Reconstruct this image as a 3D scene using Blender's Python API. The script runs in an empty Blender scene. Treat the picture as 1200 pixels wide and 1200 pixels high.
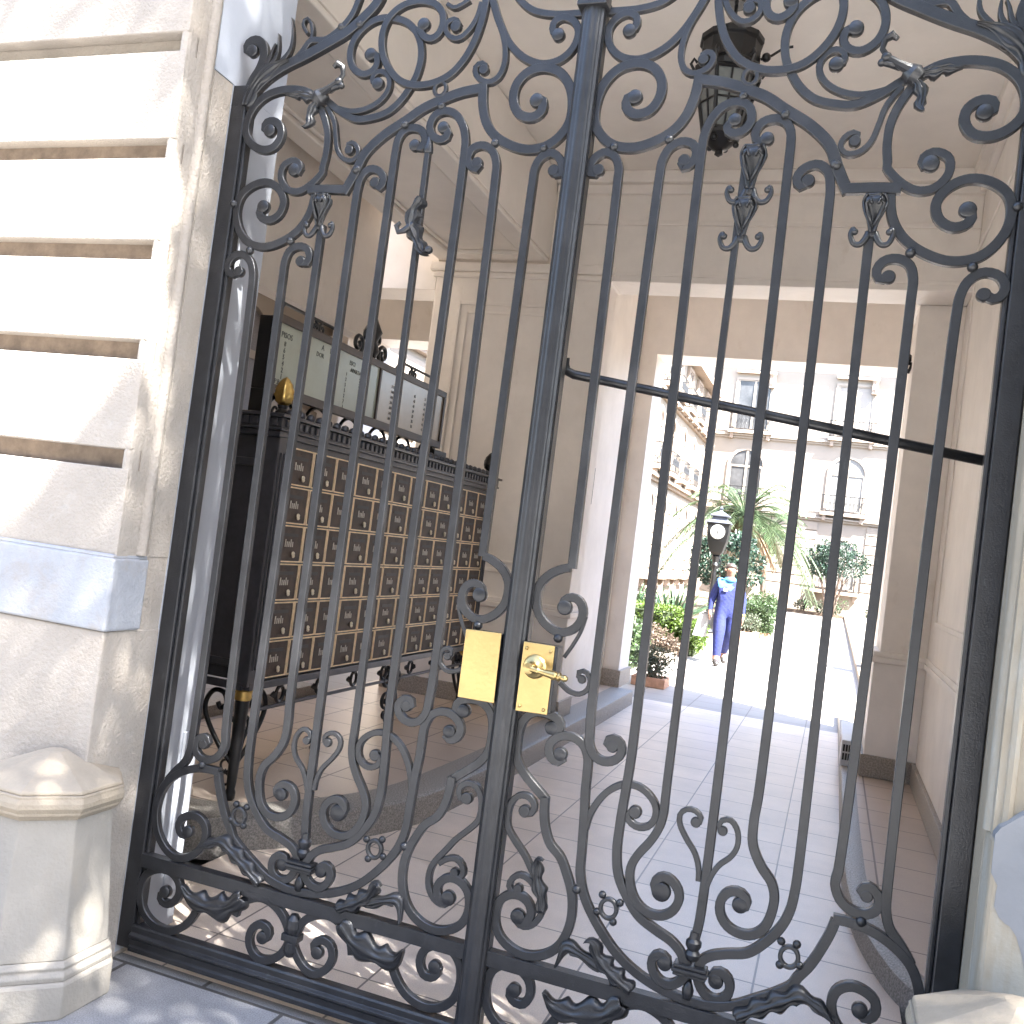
import bpy, bmesh, math, random
from mathutils import Vector, Matrix
random.seed(7)
S = bpy.context.scene
COL = S.collection
PI = math.pi

# ------------------------------------------------------------------ materials
def mat(name, col, rough=.6, metal=0., var=.12, scale=6., bump=.0, bscale=60., spec=.5, col2=None, detail=6, stretch=None, streak=0):
    m = bpy.data.materials.new(name); m.use_nodes = True
    nt = m.node_tree; b = nt.nodes['Principled BSDF']
    b.inputs['Roughness'].default_value = rough; b.inputs['Metallic'].default_value = metal
    b.inputs['Specular IOR Level'].default_value = spec
    tc = nt.nodes.new('ShaderNodeTexCoord')
    mp = nt.nodes.new('ShaderNodeMapping'); nt.links.new(tc.outputs['Object'], mp.inputs['Vector'])
    if stretch: mp.inputs['Scale'].default_value = stretch
    n = nt.nodes.new('ShaderNodeTexNoise'); n.inputs['Scale'].default_value = scale; n.inputs['Detail'].default_value = detail
    n.inputs['Roughness'].default_value = .65
    nt.links.new(mp.outputs['Vector'], n.inputs['Vector'])
    r = nt.nodes.new('ShaderNodeValToRGB')
    lo = tuple(max(0, c*(1-var)) for c in col); hi = tuple(min(1, c*(1+var)) for c in col)
    if col2: lo = col2; hi = col
    r.color_ramp.elements[0].position = .36; r.color_ramp.elements[1].position = .64
    r.color_ramp.elements[0].color = (*lo, 1); r.color_ramp.elements[1].color = (*hi, 1)
    nt.links.new(n.outputs['Fac'], r.inputs['Fac']); nt.links.new(r.outputs['Color'], b.inputs['Base Color'])
    m['ramp'] = r.name
    if bump:
        n2 = nt.nodes.new('ShaderNodeTexNoise'); n2.inputs['Scale'].default_value = bscale; n2.inputs['Detail'].default_value = 4
        nt.links.new(tc.outputs['Object'], n2.inputs['Vector'])
        bp = nt.nodes.new('ShaderNodeBump'); bp.inputs['Strength'].default_value = bump; bp.inputs['Distance'].default_value = .01
        nt.links.new(n2.outputs['Fac'], bp.inputs['Height']); nt.links.new(bp.outputs['Normal'], b.inputs['Normal'])
    return m

def stain(m, col, scale=2.5, thr=(.55, .75), stretch=(1, 1, .3), amount=.6):
    """weather stains of a darker or paler colour laid over a material"""
    nt = m.node_tree; b = nt.nodes['Principled BSDF']
    src = b.inputs['Base Color'].links[0].from_socket
    tc = nt.nodes.new('ShaderNodeTexCoord'); mp = nt.nodes.new('ShaderNodeMapping'); mp.inputs['Scale'].default_value = stretch
    mp.inputs['Location'].default_value = (3.1*scale, 1.7, .4)
    nt.links.new(tc.outputs['Object'], mp.inputs['Vector'])
    n = nt.nodes.new('ShaderNodeTexNoise'); n.inputs['Scale'].default_value = scale; n.inputs['Detail'].default_value = 8; n.inputs['Roughness'].default_value = .7
    nt.links.new(mp.outputs['Vector'], n.inputs['Vector'])
    mr = nt.nodes.new('ShaderNodeMapRange'); mr.inputs['From Min'].default_value = thr[0]; mr.inputs['From Max'].default_value = thr[1]
    mr.inputs['To Max'].default_value = amount
    nt.links.new(n.outputs['Fac'], mr.inputs['Value'])
    mx = nt.nodes.new('ShaderNodeMixRGB'); mx.inputs['Color2'].default_value = (*col, 1)
    nt.links.new(mr.outputs['Result'], mx.inputs['Fac']); nt.links.new(src, mx.inputs['Color1'])
    nt.links.new(mx.outputs['Color'], b.inputs['Base Color'])
    return m

def tiles(name, c1, c2, mortar, bw, bh, msize=.006, off=0., rough=.45, rot=0., shift=(0, 0, 0), grain=.12, gscale=220):
    m = bpy.data.materials.new(name); m.use_nodes = True
    nt = m.node_tree; b = nt.nodes['Principled BSDF']; b.inputs['Roughness'].default_value = rough
    tc = nt.nodes.new('ShaderNodeTexCoord'); mp = nt.nodes.new('ShaderNodeMapping')
    mp.inputs['Rotation'].default_value = (0, 0, rot); mp.inputs['Location'].default_value = shift
    nt.links.new(tc.outputs['Object'], mp.inputs['Vector'])
    br = nt.nodes.new('ShaderNodeTexBrick'); br.offset = off; br.inputs['Scale'].default_value = 1
    br.inputs['Brick Width'].default_value = bw; br.inputs['Row Height'].default_value = bh
    br.inputs['Mortar Size'].default_value = msize; br.inputs['Mortar Smooth'].default_value = .15; br.inputs['Bias'].default_value = 0
    br.inputs['Color1'].default_value = (*c1, 1); br.inputs['Color2'].default_value = (*c2, 1); br.inputs['Mortar'].default_value = (*mortar, 1)
    nt.links.new(mp.outputs['Vector'], br.inputs['Vector'])
    n = nt.nodes.new('ShaderNodeTexNoise'); n.inputs['Scale'].default_value = gscale; n.inputs['Detail'].default_value = 2
    nt.links.new(tc.outputs['Object'], n.inputs['Vector'])
    n3 = nt.nodes.new('ShaderNodeTexNoise'); n3.inputs['Scale'].default_value = 1.7; n3.inputs['Detail'].default_value = 8; n3.inputs['Roughness'].default_value = .7
    nt.links.new(tc.outputs['Object'], n3.inputs['Vector'])
    ad = nt.nodes.new('ShaderNodeMath'); ad.operation = 'ADD'
    nt.links.new(n.outputs['Fac'], ad.inputs[0]); nt.links.new(n3.outputs['Fac'], ad.inputs[1])
    mr = nt.nodes.new('ShaderNodeMapRange'); mr.inputs['From Min'].default_value = .6; mr.inputs['From Max'].default_value = 1.4
    mr.inputs['To Min'].default_value = 1-grain*1.5; mr.inputs['To Max'].default_value = 1+grain
    nt.links.new(ad.outputs[0], mr.inputs['Value'])
    mx = nt.nodes.new('ShaderNodeMixRGB'); mx.blend_type = 'MULTIPLY'; mx.inputs['Fac'].default_value = 1
    nt.links.new(br.outputs['Color'], mx.inputs['Color1']); nt.links.new(mr.outputs['Result'], mx.inputs['Color2'])
    nt.links.new(mx.outputs['Color'], b.inputs['Base Color'])
    bp = nt.nodes.new('ShaderNodeBump'); bp.inputs['Strength'].default_value = .5; bp.inputs['Distance'].default_value = .004
    inv = nt.nodes.new('ShaderNodeMath'); inv.operation = 'SUBTRACT'; inv.inputs[0].default_value = 1
    nt.links.new(br.outputs['Fac'], inv.inputs[1]); nt.links.new(inv.outputs[0], bp.inputs['Height'])
    nt.links.new(bp.outputs['Normal'], b.inputs['Normal'])
    return m

def leafmat(name, c1, c2, rough=.5, trans=.25):
    m = bpy.data.materials.new(name); m.use_nodes = True
    nt = m.node_tree; b = nt.nodes['Principled BSDF']; b.inputs['Roughness'].default_value = rough
    g = nt.nodes.new('ShaderNodeNewGeometry'); r = nt.nodes.new('ShaderNodeValToRGB')
    r.color_ramp.elements[0].color = (*c1, 1); r.color_ramp.elements[1].color = (*c2, 1)
    nt.links.new(g.outputs['Random Per Island'], r.inputs['Fac']); nt.links.new(r.outputs['Color'], b.inputs['Base Color'])
    t = nt.nodes.new('ShaderNodeBsdfTranslucent'); nt.links.new(r.outputs['Color'], t.inputs['Color'])
    mx = nt.nodes.new('ShaderNodeMixShader'); mx.inputs['Fac'].default_value = trans
    out = nt.nodes['Material Output']
    nt.links.new(b.outputs[0], mx.inputs[1]); nt.links.new(t.outputs[0], mx.inputs[2]); nt.links.new(mx.outputs[0], out.inputs['Surface'])
    return m

IRON = mat('painted iron', (.0165, .0168, .0185), .34, 0., .25, 14, .14, 240, .45)
stain(IRON, (.055, .057, .061), 30, (.62, .72), (1, 1, .4), .5)
stain(IRON, (.10, .055, .032), 9, (.68, .8), (1, 1, 1), .45)
BLACKI = mat('black iron', (.011, .011, .012), .36, 0, .2, 20, .1, 120)
BRASS = mat('polished brass', (.40, .295, .13), .34, 1., .10, 5, .05, 90)
stain(BRASS, (.26, .17, .07), 14, (.58, .74), (1, 1, .35), .28)
GOLD = mat('gilding', (.75, .52, .18), .3, 1., .12, 30)
CABI = mat('cabinet paint', (.045, .045, .052), .32, 0, .15, 20)
BRONZE = mat('bronze door', (.052, .034, .025), .5, 0., .3, 18, .04, 90, .3)
BRONZEL = mat('bright bronze moulding', (.82, .63, .41), .45, .45, .12, 25)
PLATE = mat('name plate', (.48, .44, .38), .45, .2, .2, 60)
CREAM = stain(stain(mat('cream paint', (.82, .775, .725), .55, 0, .05, 2.5, .04, 40), (.62, .545, .47), 1.6, (.58, .8), (1, 1, .35), .35), (.50, .42, .34), 6, (.60, .74), (1, 1, .5), .3)
CREAM2 = stain(mat('cream ceiling', (.80, .76, .71), .6, 0, .05, 1.4, .03, 30), (.60, .53, .46), 1.1, (.56, .8), (1, 1, 1), .35)
WHITE = mat('bluish white plaster', (.36, .38, .42), .6, 0, .04, 3, .05, 60)
STONE = stain(mat('facade limestone', (.295, .263, .226), .8, 0, .10, 3.5, .55, 95), (.25, .205, .16), 3.2, (.52, .72), (1, 1, .5), .5)
stain(STONE, (.37, .355, .33), 7, (.6, .75), (1, 1, 1), .5)
STONER = stain(mat('right facade plaster', (.245, .212, .16), .75, 0, .05, 3, .15, 70), (.295, .30, .275), 4, (.5, .62), (1, 1, .25), .7)
GUARD = stain(mat('guard stone', (.245, .225, .193), .75, 0, .07, 5, .25, 90), (.25, .21, .155), 4, (.52, .75), (1, 1, .35), .5)
GUARDC = stain(mat('guard stone cap', (.27, .226, .168), .7, 0, .1, 8, .25, 90), (.22, .175, .12), 9, (.6, .72), (1, 1, 1), .5)
GRANITE = mat('granite', (.26, .245, .225), .5, 0, .4, 120, .1, 150, detail=3)
DGRANITE = mat('granite base', (.30, .27, .235), .5, 0, .3, 90, .08, 150, detail=3)
GLASS = mat('dim glass', (.20, .21, .21), .12, 0, .2, 3)
PAPER = mat('directory paper', (.34, .36, .29), .25, 0, .05, 5)
INK = mat('ink', (.03, .03, .03), .6)
CWHITE = mat('courtyard plaster', (.25, .215, .178), .8, 0, .03, 1.5)
CPINK = mat('terracotta cornice', (.27, .215, .170), .8, 0, .08, 3)
WINDARK = mat('window pane', (.055, .055, .056), .3, 0, .4, 1.5)
CURTAIN = mat('curtained pane', (.165, .16, .15), .6, 0, .25, 7, stretch=(6, 1, .6))
SHUTTER = mat('dark shutter', (.11, .10, .10), .6, 0, .3, 30, stretch=(1, 1, 12))
PALES = mat('pale shutter', (.23, .205, .18), .6, 0, .06, 30, stretch=(1, 1, 12))
TERRA = mat('terracotta', (.42, .24, .16), .7, 0, .2, 12)
SOIL = mat('soil', (.09, .065, .045), .9, 0, .4, 12, .4, 40)
BARK = mat('bark', (.12, .09, .07), .85, 0, .3, 12, .5, 30, stretch=(1, 1, .3))
BLUE = mat('blue work cloth', (.0045, .010, .075), .85, 0, .35, 8, .8, 22)
CYAN = mat('sky blue scarf', (.03, .13, .25), .75, 0, .15, 12)
SKIN = mat('skin', (.17, .088, .06), .5, 0, .08, 20)
HAIR = mat('dark hair', (.03, .02, .016), .5, 0, .3, 40)
BLACK = mat('black leather', (.02, .018, .018), .45)
BAGM = mat('white bag cloth', (.25, .245, .24), .7, 0, .06, 8)
DIAL = mat('clock dial', (.22, .22, .205), .4, 0, .02, 5)
PLASTIC = mat('white plastic', (.62, .63, .65), .4, 0, .03, 10)
PALMG = leafmat('palm leaf', (.032, .058, .024), (.068, .10, .046), .45)
PALMD = leafmat('dry palm leaf', (.15, .095, .05), (.24, .165, .10), .7, .1)
TREEG = leafmat('dark leaf', (.009, .025, .016), (.026, .054, .034), .4, .15)
HEDGEG = leafmat('bright hedge leaf', (.034, .066, .008), (.085, .13, .02), .5, .3)
BOXG = leafmat('box leaf', (.015, .034, .011), (.04, .068, .02), .5, .2)
BROWNG = leafmat('russet leaf', (.05, .032, .023), (.11, .08, .055), .6, .2)
GREYG = leafmat('olive leaf', (.033, .044, .024), (.08, .094, .058), .6, .2)
STRAPG = leafmat('strap leaf', (.012, .032, .011), (.040, .070, .028), .35, .2)
STREETG = leafmat('street tree leaf', (.05, .10, .03), (.10, .17, .05), .5, .25)
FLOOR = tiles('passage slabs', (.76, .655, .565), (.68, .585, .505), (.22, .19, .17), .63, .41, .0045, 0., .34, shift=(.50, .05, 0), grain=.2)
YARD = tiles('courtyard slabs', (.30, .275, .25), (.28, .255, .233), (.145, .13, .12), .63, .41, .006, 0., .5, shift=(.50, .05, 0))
LOBBY = tiles('tan lobby tile', (.52, .43, .355), (.48, .395, .33), (.17, .13, .11), .42, .42, .006, 0., .35, rot=.0)
ASPH = mat('pale street cobbles', (.30, .285, .26), .8, 0, .3, 9, .4, 30)
PAVE = tiles('street pavement', (.22, .22, .225), (.19, .19, .197), (.06, .058, .055), .62, .50, .008, .5, .6, grain=.45, gscale=230)

# ------------------------------------------------------------------ mesh building
class MB:
    def __init__(s): s.v = []; s.f = []
    def add(s, vs, fs):
        n = len(s.v); s.v += [tuple(p) for p in vs]; s.f += [tuple(i+n for i in f) for f in fs]; return s
    def box(s, x0, x1, y0, y1, z0, z1):
        return s.add([(x, y, z) for z in (z0, z1) for y in (y0, y1) for x in (x0, x1)],
                     [(0, 2, 3, 1), (4, 5, 7, 6), (0, 1, 5, 4), (2, 6, 7, 3), (0, 4, 6, 2), (1, 3, 7, 5)])
    def obox(s, c, ax, ay, az):
        c = Vector(c); ax, ay, az = Vector(ax), Vector(ay), Vector(az)
        return s.add([c+i*ax+j*ay+k*az for k in (-1, 1) for j in (-1, 1) for i in (-1, 1)],
                     [(0, 2, 3, 1), (4, 5, 7, 6), (0, 1, 5, 4), (2, 6, 7, 3), (0, 4, 6, 2), (1, 3, 7, 5)])
    def tube(s, pts, r, n=8, cap=True):
        P = [Vector(p) for p in pts]; R = r if isinstance(r, (list, tuple)) else [r]*len(P)
        base = len(s.v); ref = None
        for i, p in enumerate(P):
            t = (P[min(i+1, len(P)-1)]-P[max(i-1, 0)])
            t = t.normalized() if t.length > 1e-9 else Vector((0, 0, 1))
            if ref is None:
                ref = Vector((0, 0, 1)) if abs(t.z) < .9 else Vector((1, 0, 0))
            a = (ref-t*ref.dot(t)); a = a.normalized() if a.length > 1e-6 else t.orthogonal().normalized()
            ref = a; b = t.cross(a)
            for k in range(n):
                an = 2*PI*k/n; s.v.append(tuple(p+(a*math.cos(an)+b*math.sin(an))*R[i]))
        for i in range(len(P)-1):
            for k in range(n):
                s.f.append((base+i*n+k, base+i*n+(k+1) % n, base+(i+1)*n+(k+1) % n, base+(i+1)*n+k))
        if cap:
            s.f.append(tuple(base+k for k in range(n))[::-1]); s.f.append(tuple(base+(len(P)-1)*n+k for k in range(n)))
        return s
    def lathe(s, prof, c=(0, 0, 0), n=20, axis=(0, 0, 1), sq=1., phase=0.):
        az = Vector(axis).normalized(); ax = az.orthogonal().normalized() if abs(az.z) < .99 else Vector((1, 0, 0)); ay = az.cross(ax)
        c = Vector(c); base = len(s.v)
        for r, h in prof:
            for k in range(n):
                an = 2*PI*k/n+phase; s.v.append(tuple(c+az*h+ax*r*math.cos(an)+ay*r*sq*math.sin(an)))
        m = len(prof)
        for i in range(m-1):
            for k in range(n):
                s.f.append((base+i*n+k, base+i*n+(k+1) % n, base+(i+1)*n+(k+1) % n, base+(i+1)*n+k))
        s.f.append(tuple(base+k for k in range(n))[::-1]); s.f.append(tuple(base+(m-1)*n+k for k in range(n)))
        return s
    def prism(s, poly, fn):
        """poly: 2-D outline; fn(p, side) gives the point on either side"""
        n = len(poly)
        return s.add([fn(p, 0) for p in poly]+[fn(p, 1) for p in poly],
                     [tuple(range(n))[::-1], tuple(range(n, 2*n))]+[(i, (i+1) % n, n+(i+1) % n, n+i) for i in range(n)])
    def build(s, name, m, parent=None, bevel=0, smooth=False, seg=2, recalc=True, loc=None):
        me = bpy.data.meshes.new(name); me.from_pydata(s.v, [], s.f)
        if recalc:
            bm = bmesh.new(); bm.from_mesh(me); bmesh.ops.recalc_face_normals(bm, faces=bm.faces); bm.to_mesh(me); bm.free()
        me.materials.append(m)
        if smooth:
            me.polygons.foreach_set('use_smooth', [True]*len(me.polygons))
            if smooth == 'auto': me.set_sharp_from_angle(angle=math.radians(38))
        o = bpy.data.objects.new(name, me); COL.objects.link(o)
        if parent: o.parent = parent; o.matrix_parent_inverse = parent.matrix_basis.inverted()
        if bevel:
            b = o.modifiers.new('edge', 'BEVEL'); b.width = bevel; b.segments = seg; b.limit_method = 'ANGLE'; b.angle_limit = math.radians(40)
            b.use_clamp_overlap = True
        return o

def thing(name, label, cat, loc=(0, 0, 0), group=None, rz=0):
    o = bpy.data.objects.new(name, None); COL.objects.link(o); o.location = loc; o.rotation_euler = (0, 0, rz); o.empty_display_size = .1
    o['label'] = label; o['category'] = cat
    if group: o['group'] = group
    bpy.context.view_layer.update() if False else None
    o.matrix_basis = Matrix.Translation(Vector(loc)) @ Matrix.Rotation(rz, 4, 'Z')
    return o
def tag(o, label, cat, group=None):
    o['label'] = label; o['category'] = cat
    if group: o['group'] = group
    return o
def struct(o): o['kind'] = 'structure'; return o
def copy_tree(o, parent=None):
    c = o.copy(); COL.objects.link(c)
    if parent: c.parent = parent
    for ch in list(o.children): copy_tree(ch, c)
    return c

def smooth2(p, step=.011, closed=False):
    """centripetal Catmull-Rom through 2-D points, evenly resampled"""
    P = [Vector(a).to_2d() if len(a) == 2 else Vector(a) for a in p]
    P = [Vector((a[0], a[1])) for a in p]
    if len(P) < 3:
        out = P
    else:
        E = [2*P[0]-P[1]]+P+[2*P[-1]-P[-2]]; out = []
        for i in range(1, len(E)-2):
            p0, p1, p2, p3 = E[i-1:i+3]
            t0 = 0; t1 = t0+max(1e-4, (p1-p0).length)**.5; t2 = t1+max(1e-4, (p2-p1).length)**.5; t3 = t2+max(1e-4, (p3-p2).length)**.5
            k = max(2, int((p2-p1).length/.004))
            for j in range(k):
                t = t1+(t2-t1)*j/k
                a1 = p0*((t1-t)/(t1-t0))+p1*((t-t0)/(t1-t0)); a2 = p1*((t2-t)/(t2-t1))+p2*((t-t1)/(t2-t1)); a3 = p2*((t3-t)/(t3-t2))+p3*((t-t2)/(t3-t2))
                b1 = a1*((t2-t)/(t2-t0))+a2*((t-t0)/(t2-t0)); b2 = a2*((t3-t)/(t3-t1))+a3*((t-t1)/(t3-t1))
                out.append(b1*((t2-t)/(t2-t1))+b2*((t-t1)/(t2-t1)))
        out.append(P[-1])
    for _ in range(3):
        out = [out[0]]+[(out[i-1]+2*out[i]+out[i+1])/4 for i in range(1, len(out)-1)]+[out[-1]]
    res = [out[0]]; acc = 0
    for i in range(1, len(out)):
        acc += (out[i]-out[i-1]).length
        if acc >= step or i == len(out)-1: res.append(out[i]); acc = 0
    return res

def sweep(mb, pts, w, d, y0=0., t0=1., t1=1., ch=.0020, round_=False):
    """flat bar of width w and depth d bent along a curve in the plane of the gate"""
    P = pts; n = len(P); base = len(mb.v)
    c = min(ch, w*.3, d*.3)
    for i, p in enumerate(P):
        t = P[min(i+1, n-1)]-P[max(i-1, 0)]
        t = t.normalized() if t.length > 1e-9 else Vector((0, 1))
        nx, nz = -t.y, t.x
        f = t0+(t1-t0)*i/max(1, n-1); h = w*.5*f
        for a, y in ((-h, c), (-h+c, 0), (h-c, 0), (h, c), (h, d-c), (h-c, d), (-h+c, d), (-h, d-c)):
            mb.v.append((p.x+nx*a, y0+y, p.y+nz*a))
    for i in range(n-1):
        for k in range(8):
            mb.f.append((base+i*8+k, base+i*8+(k+1) % 8, base+(i+1)*8+(k+1) % 8, base+(i+1)*8+k))
    mb.f.append(tuple(base+k for k in range(8))); mb.f.append(tuple(base+(n-1)*8+k for k in range(8))[::-1])

def ball(mb, c, r, sy=1., n=10):
    prof = [(max(.0004, r*math.sin(PI*i/8)), -r*math.cos(PI*i/8)*sy) for i in range(9)]
    return mb.lathe(prof, c, n, (0, 1, 0))

def s3(pts, k=5):
    '''smooth 3-D polyline'''
    P = [Vector(p) for p in pts]; E = [2*P[0]-P[1]]+P+[2*P[-1]-P[-2]]; out = []
    for i in range(1, len(E)-2):
        a, b, c, d = E[i-1:i+3]
        for j in range(k):
            t = j/k; out.append(.5*((2*b)+(c-a)*t+(2*a-5*b+4*c-d)*t*t+(3*b-a-3*c+d)*t**3))
    out.append(P[-1]); return out
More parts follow.
